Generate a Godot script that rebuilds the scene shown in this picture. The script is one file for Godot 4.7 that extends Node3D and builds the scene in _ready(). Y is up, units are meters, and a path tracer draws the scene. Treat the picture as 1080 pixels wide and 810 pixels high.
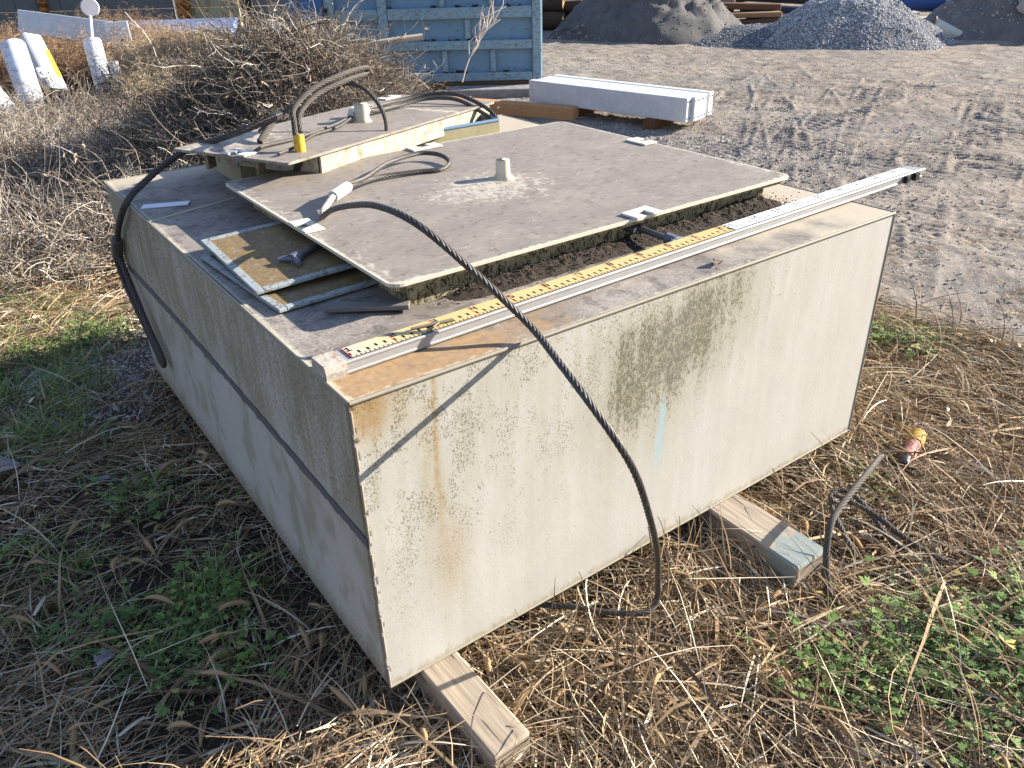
extends Node3D

# ------------------------------------------------------------------ helpers
var rng := RandomNumberGenerator.new()
var NB: Array = []
var fn_lo := FastNoiseLite.new()
var fn_mid := FastNoiseLite.new()
var fn_hi := FastNoiseLite.new()
var used := {}

class MB:
	var v := PackedVector3Array()
	var n := PackedVector3Array()
	var uv := PackedVector2Array()
	var c := PackedColorArray()
	var ix := PackedInt32Array()
	func vert(p: Vector3, nn: Vector3, t: Vector2, col: Color) -> int:
		v.push_back(p); n.push_back(nn); uv.push_back(t); c.push_back(col)
		return v.size() - 1
	# outward-facing quad of a convex body whose middle is ctr
	func face(pts: Array, tv: Array, ctr: Vector3, col: Color) -> void:
		var a: Vector3 = pts[0]
		var nn: Vector3 = (pts[1] - a).cross(pts[2] - a).normalized()
		var mid := Vector3.ZERO
		for p in pts: mid += p
		mid /= pts.size()
		var flip: bool = nn.dot(mid - ctr) < 0.0
		if flip: nn = -nn
		var b := v.size()
		for i in pts.size(): vert(pts[i], nn, tv[i], col)
		for i in range(1, pts.size() - 1):
			if flip:
				ix.push_back(b); ix.push_back(b + i); ix.push_back(b + i + 1)
			else:
				ix.push_back(b); ix.push_back(b + i + 1); ix.push_back(b + i)
	func box(xf: Transform3D, s: Vector3, bev := 0.0, col := Color.WHITE) -> void:
		var h := s * 0.5
		var lng := 0
		if h.y > h[lng]: lng = 1
		if h.z > h[lng]: lng = 2
		var o := xf.origin
		var T := func(p: Vector3, k: int) -> Vector2:
			var ua := lng
			if k == lng: ua = (k + 1) % 3
			var va := 3 - k - ua
			return Vector2(p[ua], p[va])
		for k in 3:
			for sg in [-1.0, 1.0]:
				var a := (k + 1) % 3
				var b := (k + 2) % 3
				var pts := []
				var tv := []
				for q in [[-1, -1], [1, -1], [1, 1], [-1, 1]]:
					var p := Vector3.ZERO
					p[k] = sg * h[k]; p[a] = q[0] * (h[a] - bev); p[b] = q[1] * (h[b] - bev)
					pts.append(xf * p); tv.append(T.call(p, k))
				face(pts, tv, o, col)
		if bev <= 0.0: return
		for k in 3:
			var a := (k + 1) % 3
			var b := (k + 2) % 3
			for sa in [-1.0, 1.0]:
				for sb in [-1.0, 1.0]:
					var pts := []
					var tv := []
					for q in [[-1, 0], [1, 0], [1, 1], [-1, 1]]:
						var p := Vector3.ZERO
						p[k] = q[0] * (h[k] - bev)
						p[a] = sa * (h[a] - (bev if q[1] == 1 else 0.0))
						p[b] = sb * (h[b] - (0.0 if q[1] == 1 else bev))
						pts.append(xf * p); tv.append(T.call(p, a))
					face(pts, tv, o, col)
		for sx in [-1.0, 1.0]:
			for sy in [-1.0, 1.0]:
				for sz in [-1.0, 1.0]:
					var q := Vector3(sx, sy, sz)
					var pts := []
					var tv := []
					for k in 3:
						var p := q * (h - Vector3(bev, bev, bev))
						p[k] = q[k] * h[k]
						pts.append(xf * p); tv.append(T.call(p, k))
					face(pts, tv, o, col)
	# tube along points with a radius at each
	func tube(p: PackedVector3Array, r: PackedFloat32Array, sides: int, col: Color, caps := true, col2 := Color(0, 0, 0, 0)) -> void:
		var m := p.size()
		if m < 2: return
		var t0: Vector3 = (p[1] - p[0]).normalized()
		var u := t0.cross(Vector3.UP if absf(t0.y) < 0.9 else Vector3.RIGHT).normalized()
		var b0 := v.size()
		var along := 0.0
		for i in m:
			var t: Vector3 = (p[mini(i + 1, m - 1)] - p[maxi(i - 1, 0)]).normalized()
			u = (u - t * u.dot(t)).normalized()
			var w := t.cross(u)
			if i > 0: along += p[i].distance_to(p[i - 1])
			var cc := col if col2.a == 0.0 else col.lerp(col2, float(i) / (m - 1))
			for k in sides + 1:
				var an := TAU * k / sides
				var d := u * cos(an) + w * sin(an)
				vert(p[i] + d * r[i], d, Vector2(along, float(k) / sides * TAU * r[0]), cc)
		for i in m - 1:
			for k in sides:
				var a := b0 + i * (sides + 1) + k
				var e := a + sides + 1
				ix.push_back(a); ix.push_back(e + 1); ix.push_back(a + 1)
				ix.push_back(a); ix.push_back(e); ix.push_back(e + 1)
		if caps:
			for e in 2:
				var i := 0 if e == 0 else m - 1
				var t: Vector3 = (p[0] - p[1]).normalized() if e == 0 else (p[m - 1] - p[m - 2]).normalized()
				var cc := col if (col2.a == 0.0 or e == 0) else col2
				var cb := vert(p[i], t, Vector2.ZERO, cc)
				for k in sides + 1:
					var q := v[b0 + i * (sides + 1) + k]
					vert(q, t, Vector2(q.x - p[i].x, q.z - p[i].z), cc)
				for k in sides:
					if e == 1:
						ix.push_back(cb); ix.push_back(cb + k + 2); ix.push_back(cb + k + 1)
					else:
						ix.push_back(cb); ix.push_back(cb + k + 1); ix.push_back(cb + k + 2)
	func cyl(a: Vector3, b: Vector3, r: float, sides: int, col := Color.WHITE, r2 := -1.0) -> void:
		tube(PackedVector3Array([a, b]), PackedFloat32Array([r, r if r2 < 0 else r2]), sides, col)
	# flat ribbon (a blade): both sides are drawn
	func blade(p: PackedVector3Array, w: float, side: Vector3, col: Color, tip := 0.1) -> void:
		var m := p.size()
		var b := v.size()
		for i in m:
			var f := float(i) / (m - 1)
			var ww := w * lerpf(1.0, tip, f * f) * (0.7 if i == 0 else 1.0)
			var t: Vector3 = (p[mini(i + 1, m - 1)] - p[maxi(i - 1, 0)]).normalized()
			var s2 := (side - t * side.dot(t)).normalized()
			var nn := s2.cross(t)
			vert(p[i] - s2 * ww * 0.5, nn, Vector2(0, f), col)
			vert(p[i] + s2 * ww * 0.5, nn, Vector2(1, f), col)
		for i in m - 1:
			var a := b + i * 2
			ix.push_back(a); ix.push_back(a + 2); ix.push_back(a + 1)
			ix.push_back(a + 1); ix.push_back(a + 2); ix.push_back(a + 3)
	func mesh(off := Vector3.ZERO) -> ArrayMesh:
		var am := ArrayMesh.new()
		if v.is_empty(): return am
		var ar := []
		ar.resize(Mesh.ARRAY_MAX)
		if off != Vector3.ZERO:
			for i in v.size(): v[i] -= off
		ar[Mesh.ARRAY_VERTEX] = v; ar[Mesh.ARRAY_NORMAL] = n; ar[Mesh.ARRAY_TEX_UV] = uv
		ar[Mesh.ARRAY_COLOR] = c; ar[Mesh.ARRAY_INDEX] = ix
		am.add_surface_from_arrays(Mesh.PRIMITIVE_TRIANGLES, ar)
		return am

func numbered(called: String) -> String:
	if not used.has(called):
		used[called] = 0
		return called
	used[called] += 1
	return "%s_%03d" % [called, used[called]]

func where(nd: Node) -> Vector3:
	var p := Vector3.ZERO
	while nd != self and nd is Node3D:
		p += (nd as Node3D).position
		nd = nd.get_parent()
	return p

func tag(o: Node, label := "", category := "", group := "", kind := "") -> void:
	if label: o.set_meta("label", label)
	if category: o.set_meta("category", category)
	if group: o.set_meta("group", group)
	if kind: o.set_meta("kind", kind)

func thing(called: String, at: Vector3, label: String, category: String, group := "") -> Node3D:
	var o := Node3D.new()
	o.name = numbered(called)
	add_child(o)
	o.position = at
	tag(o, label, category, group)
	return o

# commits a builder (world coordinates) as one named mesh under parent
func part(called: String, b: MB, m: Material, parent: Node) -> MeshInstance3D:
	var o := MeshInstance3D.new()
	o.mesh = b.mesh(where(parent))
	o.material_override = m
	o.name = called
	parent.add_child(o, true)
	return o

func solo(called: String, b: MB, m: Material, at: Vector3, label: String, category: String, group := "", kind := "") -> MeshInstance3D:
	var o := MeshInstance3D.new()
	o.mesh = b.mesh(at)
	o.material_override = m
	o.name = numbered(called)
	add_child(o)
	o.position = at
	tag(o, label, category, group, kind)
	return o

func scatter(called: String, me: Mesh, m: Material, xfs: Array, cols: Array, parent: Node = self) -> MultiMeshInstance3D:
	var mm := MultiMesh.new()
	mm.transform_format = MultiMesh.TRANSFORM_3D
	mm.use_colors = true
	mm.mesh = me
	mm.instance_count = xfs.size()
	var off := where(parent)
	for i in xfs.size():
		var x: Transform3D = xfs[i]
		x.origin -= off
		mm.set_instance_transform(i, x)
		mm.set_instance_color(i, cols[i])
	var o := MultiMeshInstance3D.new()
	o.multimesh = mm
	o.material_override = m
	o.name = numbered(called) if parent == self else called
	parent.add_child(o, true)
	o.set_meta("kind", "stuff")
	return o

func nz(k: int, x: float, y: float) -> float:
	return NB[k][((int(y) & 511) << 9) | (int(x) & 511)] / 255.0

func nb(k: int, x: float, y: float) -> float:
	var xi := int(floor(x)); var yi := int(floor(y))
	var fx := x - xi; var fy := y - yi
	var B: PackedByteArray = NB[k]
	var r0 := (yi & 511) << 9; var r1 := ((yi + 1) & 511) << 9
	var x0 := xi & 511; var x1 := (xi + 1) & 511
	return lerpf(lerpf(B[r0 | x0], B[r0 | x1], fx), lerpf(B[r1 | x0], B[r1 | x1], fx), fy) / 255.0

func ss(a: float, b: float, x: float) -> float:
	return smoothstep(a, b, x)

func gauss(x: float, m: float, s: float) -> float:
	return exp(-(x - m) * (x - m) / (s * s))

func tex(w: int, h: int, f: Callable) -> ImageTexture:
	var d := PackedByteArray()
	d.resize(w * h * 3)
	var i := 0
	for y in h:
		for x in w:
			var c: Color = f.call(x, y)
			d[i] = int(clampf(c.r, 0, 1) * 255); d[i + 1] = int(clampf(c.g, 0, 1) * 255); d[i + 2] = int(clampf(c.b, 0, 1) * 255)
			i += 3
	return ImageTexture.create_from_image(Image.create_from_data(w, h, false, Image.FORMAT_RGB8, d))

func strokes(t: ImageTexture, count: int, len_px: float, col: Color, al: float, sd: int, bias := 0.0) -> ImageTexture:
	var im := t.get_image()
	var r := RandomNumberGenerator.new()
	r.seed = sd
	var w := im.get_width(); var h := im.get_height()
	for k in count:
		var x := r.randf() * w; var y := r.randf() * h
		var an := bias + r.randfn(0.0, 0.7)
		var L := len_px * r.randf_range(0.2, 1.0)
		var a2 := al * r.randf_range(0.3, 1.0)
		var da := r.randf_range(-0.02, 0.02)
		for s in int(L):
			x += cos(an); y += sin(an); an += da
			if x < 0 or y < 0 or x >= w or y >= h: break
			im.set_pixel(int(x), int(y), im.get_pixel(int(x), int(y)).lerp(col, a2))
	return ImageTexture.create_from_image(im)

func mat(col: Color, rough := 0.8, metal := 0.0) -> StandardMaterial3D:
	var m := StandardMaterial3D.new()
	m.albedo_color = col
	m.roughness = rough
	m.metallic = metal
	m.metallic_specular = 0.4
	return m

func tmat(t: Texture2D, rough := 0.8, metal := 0.0) -> StandardMaterial3D:
	var m := mat(Color.WHITE, rough, metal)
	m.albedo_texture = t
	return m

func vmat(rough := 0.85) -> StandardMaterial3D:
	var m := mat(Color.WHITE, rough)
	m.vertex_color_use_as_albedo = true
	return m

# triplanar mottled paint or metal
func tri(t: Texture2D, col: Color, scale: float, rough := 0.8, metal := 0.0, nrm: Texture2D = null, ns := 1.0) -> StandardMaterial3D:
	var m := mat(col, rough, metal)
	m.albedo_texture = t
	m.uv1_triplanar = true
	m.uv1_world_triplanar = true
	m.uv1_scale = Vector3(scale, scale, scale)
	if nrm:
		m.normal_enabled = true
		m.normal_texture = nrm
		m.normal_scale = ns
	return m

func spline(pts: Array, step: float) -> PackedVector3Array:
	var out := PackedVector3Array()
	for i in pts.size() - 1:
		var p0: Vector3 = pts[maxi(i - 1, 0)]; var p1: Vector3 = pts[i]
		var p2: Vector3 = pts[i + 1]; var p3: Vector3 = pts[mini(i + 2, pts.size() - 1)]
		var k := maxi(2, int(p1.distance_to(p2) / step))
		for j in k:
			out.push_back(p1.cubic_interpolate(p2, p0, p3, float(j) / k))
	out.push_back(pts[pts.size() - 1])
	return out

# twisted wire rope
func rope(b: MB, pts: Array, R: float, col := Color.WHITE, strands := 6, step := 0.007) -> void:
	var p := spline(pts, step)
	var m := p.size()
	var us := PackedVector3Array(); var ws := PackedVector3Array()
	var t0: Vector3 = (p[1] - p[0]).normalized()
	var u := t0.cross(Vector3.UP if absf(t0.y) < 0.9 else Vector3.RIGHT).normalized()
	var al := PackedFloat32Array()
	var acc := 0.0
	for i in m:
		var t: Vector3 = (p[mini(i + 1, m - 1)] - p[maxi(i - 1, 0)]).normalized()
		u = (u - t * u.dot(t)).normalized()
		us.push_back(u); ws.push_back(t.cross(u))
		if i > 0: acc += p[i].distance_to(p[i - 1])
		al.push_back(acc)
	var rr := PackedFloat32Array()
	rr.resize(m); rr.fill(R * 0.40)
	for s in strands:
		var q := PackedVector3Array()
		for i in m:
			var an := TAU * s / strands + al[i] * TAU / (R * 11.0)
			q.push_back(p[i] + (us[i] * cos(an) + ws[i] * sin(an)) * R * 0.62)
		var k := 0.8 + 0.35 * fmod(s * 0.37, 1.0)
		b.tube(q, rr, 6, Color(col.r * k, col.g * k, col.b * k))

func smooth_tube(b: MB, pts: Array, R: float, sides := 10, col := Color.WHITE, step := 0.02) -> void:
	var p := spline(pts, step)
	var r := PackedFloat32Array()
	r.resize(p.size()); r.fill(R)
	b.tube(p, r, sides, col)

func bas(yaw: float, pitch := 0.0, roll := 0.0) -> Basis:
	return Basis.from_euler(Vector3(pitch, yaw, roll))

# a lumpy stone
func stone_mesh(sd: int, flat := 0.7, col := Color.WHITE, sub := 4) -> ArrayMesh:
	var r := FastNoiseLite.new()
	r.seed = sd; r.frequency = 0.9
	var b := MB.new()
	var rows := sub; var segs := sub + 2
	var P := func(i: int, j: int) -> Vector3:
		var th := PI * i / rows; var ph := TAU * (j % segs) / segs
		var d := Vector3(sin(th) * cos(ph), cos(th), sin(th) * sin(ph))
		return d * Vector3(1, flat, 0.85) * (0.5 + 0.32 * r.get_noise_3dv(d * 1.4))
	for i in rows:
		for j in segs:
			var q := [P.call(i, j), P.call(i, j + 1), P.call(i + 1, j + 1), P.call(i + 1, j)]
			if i == 0: q = [q[0], q[2], q[3]]
			elif i == rows - 1: q = [q[0], q[1], q[2]]
			b.face(q, [Vector2.ZERO, Vector2.ZERO, Vector2.ZERO, Vector2.ZERO].slice(0, q.size()), Vector3.ZERO, col)
	return b.mesh()

# ------------------------------------------------------------------ the place: ground
const TOP := 0.85
const TL := 1.74
const TD := 1.973

var tracks := [
	# start x, z, direction (deg from +x towards -z), half width, bar pitch, depth, length
	[3.3, -1.0, 31.0, 0.20, 0.085, 0.020, 6.5],
	[3.6, -1.9, 36.0, 0.17, 0.080, 0.018, 5.5],
	[4.3, -0.9, 26.0, 0.15, 0.075, 0.024, 4.2],
	[4.4, -2.2, 41.0, 0.14, 0.07, 0.026, 4.6],
	[3.0, -2.1, 33.0, 0.24, 0.09, 0.016, 5.0],
	[5.3, -1.4, 22.0, 0.22, 0.095, 0.020, 5.5],
	[3.4, -0.2, 18.0, 0.24, 0.09, 0.020, 6.0],
	[6.4, -3.4, 45.0, 0.22, 0.1, 0.020, 4.0],
	[5.0, -0.1, 30.0, 0.26, 0.1, 0.018, 5.0],
	[4.1, -3.0, 8.0, 0.22, 0.09, 0.016, 6.0],
	[3.2, -1.5, 28.0, 0.22, 0.085, 0.018, 6.0],
	[3.0, -0.7, 24.0, 0.20, 0.085, 0.018, 6.0],
	[4.6, -4.3, 25.0, 0.3, 0.1, 0.016, 5.0],
	[6.0, -0.6, 36.0, 0.26, 0.1, 0.018, 5.0],
]

func berm(x: float, z: float) -> float:
	# > 0 on the yard side of the broken edge by the tank's right end, in metres
	return (x - 2.86) * 0.965 - (z + 0.2) * 0.16 + 0.10 * fn_mid.get_noise_2d(x * 60.0, z * 60.0)

func yard_amount(x: float, z: float) -> float:
	# 1 in the vehicle yard, 0 in the weedy strip round the tank
	var a := ss(-0.05, 0.12, berm(x, z)) if z > -1.4 else 0.0
	var e := (x - 2.2) * 0.86 - (z + 1.0) * 0.5 + 0.25 * fn_lo.get_noise_2d(x * 30.0, z * 30.0)
	var k := ss(-0.2, 0.5, e - maxf(0.0, -z - 3.0) * 0.75 - 0.0) if z <= -1.4 else ss(-0.2, 0.5, e)
	return maxf(a if z > -1.4 else 0.0, k * (1.0 if z < -1.0 else ss(-0.2, -1.0, z) * 1.0))

func mound(x: float, z: float) -> float:
	# the brush heap behind the tank
	var u := (x - 1.95) * 0.86 + (z + 4.95) * 0.5
	var w := -(x - 1.95) * 0.5 + (z + 4.95) * 0.86
	var d := sqrt(u * u / (1.5 if u < 0.0 else 0.85) + w * w / 0.8)
	return 0.78 * pow(maxf(0.0, 1.0 - d), 0.95) * (0.9 + 0.3 * fn_mid.get_noise_2d(x * 40.0, z * 40.0))

func gh(x: float, z: float) -> float:
	var y := 0.05 * fn_lo.get_noise_2d(x * 12.0, z * 12.0)
	var onyard := yard_amount(x, z)
	y += onyard * 0.035
	y += 0.012 * fn_mid.get_noise_2d(x * 90.0, z * 90.0)
	if onyard > 0.05:
		y += onyard * 0.006 * fn_hi.get_noise_2d(x * 300.0, z * 300.0)
		for t in tracks:
			var an: float = deg_to_rad(t[2])
			var rx: float = x - t[0]; var rz: float = z - t[1]
			var s := rx * cos(an) - rz * sin(an)
			if s < 0.0 or s > t[6]: continue
			var w := rx * sin(an) + rz * cos(an) + 0.03 * sin(s * 0.9 + t[1])
			var hw: float = t[3]
			if absf(w) > hw + 0.05: continue
			var wear := clampf(0.5 + 1.6 * fn_lo.get_noise_2d(x * 45.0 + t[0] * 99.0, z * 45.0), 0.0, 1.0)
			wear *= ss(0.0, 0.3, s) * ss(t[6], t[6] - 0.4, s)
			var inside := ss(hw + 0.03, hw - 0.02, absf(w))
			var bar := sin(TAU * (s + 0.25 * absf(w)) / t[4] + 0.9 * fn_lo.get_noise_2d(x * 60.0, z * 60.0))
			y += onyard * wear * inside * t[5] * (0.44 * bar - 0.16)
			y += onyard * wear * 0.008 * gauss(absf(w), hw + 0.03, 0.03)
	y += mound(x, z)
	# level bed below the tank
	var inn := ss(-0.5, 0.0, x) * ss(TL + 0.5, TL, x) * ss(0.6, 0.1, z) * ss(-TD - 0.5, -TD, z)
	return lerpf(y, 0.0, inn)

func _axis(a: Array) -> PackedFloat32Array:
	var o := PackedFloat32Array()
	for i in a.size() - 1:
		var s: float = a[i][0]
		var e: float = a[i + 1][0]
		var k := maxi(1, int(round((e - s) / a[i][1])))
		for j in k: o.push_back(s + (e - s) * j / k)
	o.push_back(a[-1][0])
	return o

func _ready() -> void:
	rng.seed = 7
	# ---------------------------------------------------------------- camera
	var cam := Camera3D.new()
	cam.name = "camera"
	cam.fov = 51.32
	cam.near = 0.05
	cam.far = 1500.0
	cam.position = Vector3(-0.477, 1.581, 1.19)
	cam.rotation_degrees = Vector3(-29.336, -35.193, -1.688)
	add_child(cam)
	cam.current = true
	# ---------------------------------------------------------------- sky, sun, exposure
	var we := WorldEnvironment.new()
	we.name = "world_environment"
	var env := Environment.new()
	env.background_mode = Environment.BG_SKY
	var sm := ProceduralSkyMaterial.new()
	sm.sky_top_color = Color(0.42, 0.52, 0.69)
	sm.sky_horizon_color = Color(0.83, 0.845, 0.86)
	sm.sky_curve = 0.18
	sm.ground_bottom_color = Color(0.25, 0.22, 0.19)
	sm.ground_horizon_color = Color(0.60, 0.60, 0.58)
	sm.sun_angle_max = 30.0
	var sky := Sky.new()
	sky.sky_material = sm
	env.sky = sky
	env.ambient_light_source = Environment.AMBIENT_SOURCE_SKY
	env.tonemap_mode = Environment.TONE_MAPPER_LINEAR
	env.tonemap_exposure = 2.95
	env.background_energy_multiplier = 0.60
	env.sdfgi_enabled = true
	env.ssao_enabled = true
	env.ssil_enabled = true
	we.environment = env
	add_child(we)
	var sun := DirectionalLight3D.new()
	sun.name = "sun"
	sun.light_energy = 1.6
	sun.light_color = Color(1.0, 0.965, 0.915)
	sun.light_angular_distance = 0.5
	sun.shadow_enabled = true
	add_child(sun)
	var az := deg_to_rad(18.0); var el := deg_to_rad(22.5)
	var sdir := Vector3(cos(el) * cos(az), sin(el), cos(el) * sin(az))
	sun.look_at_from_position(sdir * 20.0, Vector3.ZERO)
	# ---------------------------------------------------------------- noise
	fn_lo.seed = 11; fn_lo.frequency = 0.02; fn_lo.fractal_octaves = 3
	fn_mid.seed = 12; fn_mid.frequency = 0.03; fn_mid.fractal_octaves = 4
	fn_hi.seed = 13; fn_hi.frequency = 0.05; fn_hi.fractal_octaves = 2
	for q in [[0.09, 3, 0], [0.03, 4, 0], [0.008, 5, 0], [0.06, 2, 1], [0.33, 2, 0]]:
		var f := FastNoiseLite.new()
		f.seed = 5 + NB.size() * 7
		f.frequency = q[0]; f.fractal_octaves = q[1]
		if q[2] == 1:
			f.noise_type = FastNoiseLite.TYPE_CELLULAR
			f.cellular_return_type = FastNoiseLite.RETURN_DISTANCE
		var im := f.get_seamless_image(512, 512)
		im.convert(Image.FORMAT_L8)
		NB.append(im.get_data())
	materials()
	ground()
	tank()
	hatches()
	small_on_tank()
	slings()
	timbers()
	container()
	beams()
	back_left()
	back_right()
	plants()

# ------------------------------------------------------------------ materials
var M := {}

func materials() -> void:
	# gritty soil: stones and crumbs; used with the soil's own colours
	var grit := tex(1024, 1024, func(x: int, y: int) -> Color:
		var a := nz(3, x, y); var f := nz(4, x, y); var g := nb(0, x * 0.5, y * 0.5); var h := nb(2, x * 0.5, y * 0.5)
		var k := 0.50 + 0.30 * f + 0.30 * (1.0 - a) * g + 0.22 * (h - 0.5)
		var st := ss(0.70, 0.76, f * 0.5 + g * 0.5)
		k = lerpf(k, 1.0, st * 0.5)
		return Color(k, k * 0.985, k * 0.965))
	var gh_im := Image.create(1024, 1024, false, Image.FORMAT_RF)
	for y in 1024:
		for x in 1024:
			gh_im.set_pixel(x, y, Color(0.35 * nz(0, x, y) + 0.35 * nz(4, x, y) + 0.3 * (1.0 - nz(3, x, y)), 0, 0))
	gh_im.convert(Image.FORMAT_RGB8)
	gh_im.bump_map_to_normal_map(5.0)
	M.gritn = ImageTexture.create_from_image(gh_im)
	M.grit = grit
	var g := tri(grit, Color.WHITE, 0.9, 0.95, 0.0, M.gritn, 0.9)
	g.vertex_color_use_as_albedo = true
	g.metallic_specular = 0.2
	M.ground = g
	# general mottles
	var mot := tex(512, 512, func(x: int, y: int) -> Color:
		var k := 0.80 + 0.07 * nz(2, x, y) + 0.07 * nz(1, x, y) + 0.08 * nz(0, x, y) - 0.07 * nz(4, x, y)
		return Color(k, k, k * 0.99))
	M.mot = mot
	M.rope = tri(mot, Color(0.40, 0.385, 0.37), 3.0, 0.5, 0.45)
	M.rope.vertex_color_use_as_albedo = true
	M.rope_old = tri(mot, Color(0.38, 0.355, 0.335), 3.0, 0.7, 0.2)
	M.rope_old.vertex_color_use_as_albedo = true
	M.rope_pale = tri(mot, Color(0.80, 0.77, 0.70), 3.0, 0.7, 0.1)
	M.rope_pale.vertex_color_use_as_albedo = true
	M.alu = tri(mot, Color(0.74, 0.735, 0.73), 4.0, 0.5, 0.3)
	M.ferrule = tri(mot, Color(0.88, 0.87, 0.85), 5.0, 0.45, 0.25)
	M.steel = tri(mot, Color(0.42, 0.42, 0.44), 5.0, 0.5, 0.6)
	M.dark = mat(Color(0.10, 0.10, 0.10), 0.9)
	M.yellow = tri(tex(256, 256, func(x: int, y: int) -> Color:
		var r := ss(0.62, 0.72, nz(0, x, y) * 0.5 + nz(1, x, y) * 0.5)
		return Color(0.84, 0.68, 0.20).lerp(Color(0.42, 0.32, 0.18), r * 0.8)), Color.WHITE, 6.0, 0.6)
	M.yellow_old = tri(tex(256, 256, func(x: int, y: int) -> Color:
		var r := ss(0.42, 0.62, nz(0, x, y) * 0.5 + nz(1, x, y) * 0.5)
		return Color(0.72, 0.60, 0.24).lerp(Color(0.40, 0.28, 0.18), r * 0.85)), Color.WHITE, 7.0, 0.75)
	M.white = tri(mot, Color(0.93, 0.93, 0.93), 1.2, 0.55)
	M.veg = vmat(0.75)
	M.veg.backlight_enabled = true
	M.veg.backlight = Color(0.35, 0.33, 0.25)
	M.twig = vmat(0.9)
	M.fuzz = vmat(0.9)
	M.stone = vmat(0.9)
	# weathered timber, grain along u; v across
	var wood := func(tone: Color, blue: bool) -> ImageTexture:
		return tex(768, 256, func(x: int, y: int) -> Color:
			var gr := nb(1, x * 0.12, y * 2.2 + 9.0 * nb(2, x * 0.3, y)) * 0.5 + nb(0, x * 0.05, y * 2.5) * 0.5
			var k := 0.72 + 0.5 * gr + 0.08 * (nz(4, x, y) - 0.5)
			var c := Color(tone.r * k, tone.g * k * 0.99, tone.b * k * 0.98)
			var crack := ss(0.74, 0.80, nb(1, x * 0.06 + 90, y * 1.7))
			c = c.lerp(Color(0.20, 0.16, 0.12), crack * 0.75)
			if blue:
				var b := ss(0.0, 0.2, (float(x) / 768.0 - 0.80) * 2.6 + (nb(1, x * 0.7, y) - 0.5) * 0.55)
				c = c.lerp(Color(0.42, 0.53, 0.57), b * (0.30 + 0.5 * nb(0, x, y)))
			return c)
	M.wood_blue = tmat(wood.call(Color(0.62, 0.575, 0.515), true), 0.85)
	M.wood_blue.uv1_scale = Vector3(1.0 / 0.66, 1.0 / 0.30, 1)
	M.wood_blue.uv1_offset = Vector3(0.5, 0.5, 0)
	M.wood_bare = tmat(wood.call(Color(0.63, 0.58, 0.51), false), 0.85)
	M.wood_bare.uv1_scale = M.wood_blue.uv1_scale
	M.wood_bare.uv1_offset = M.wood_blue.uv1_offset
	M.wood = tmat(wood.call(Color(0.70, 0.56, 0.41), false), 0.85)
	M.wood.uv1_scale = Vector3(0.8, 2.5, 1)

# ------------------------------------------------------------------ ground
func soil_color(x: float, z: float) -> Color:
	var a := yard_amount(x, z)
	var l := 0.5 + 0.5 * fn_lo.get_noise_2d(x * 22.0 + 500.0, z * 22.0)
	var m := 0.5 + 0.5 * fn_mid.get_noise_2d(x * 55.0, z * 55.0 + 90.0)
	var dirt := Color(0.47, 0.41, 0.345).lerp(Color(0.58, 0.51, 0.435), l)
	# damp and gravelly streaks
	var wet := ss(0.52, 0.75, 0.5 + 0.6 * fn_mid.get_noise_2d((x * 0.5 - z * 0.8) * 30.0, (x * 0.85 + z * 0.5) * 70.0))
	dirt = dirt.lerp(Color(0.34, 0.305, 0.27), wet * 0.6)
	var gravelly := ss(0.45, 0.7, 0.5 + 0.5 * fn_lo.get_noise_2d(x * 30.0 - 200.0, z * 30.0)) + gauss(x, 4.0, 1.3) * gauss(z, -3.2, 1.6) + gauss(x, 3.5, 0.6) * gauss(z, -0.2, 0.8)
	dirt = dirt.lerp(Color(0.42, 0.395, 0.37), clampf(gravelly, 0, 1) * 0.6)
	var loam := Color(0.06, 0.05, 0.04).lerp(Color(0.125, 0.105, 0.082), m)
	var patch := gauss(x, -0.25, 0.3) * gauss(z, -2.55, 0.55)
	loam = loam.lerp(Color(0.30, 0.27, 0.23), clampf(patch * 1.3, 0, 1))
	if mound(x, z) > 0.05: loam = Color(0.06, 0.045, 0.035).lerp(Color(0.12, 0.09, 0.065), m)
	return loam.lerp(dirt, a)

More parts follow.
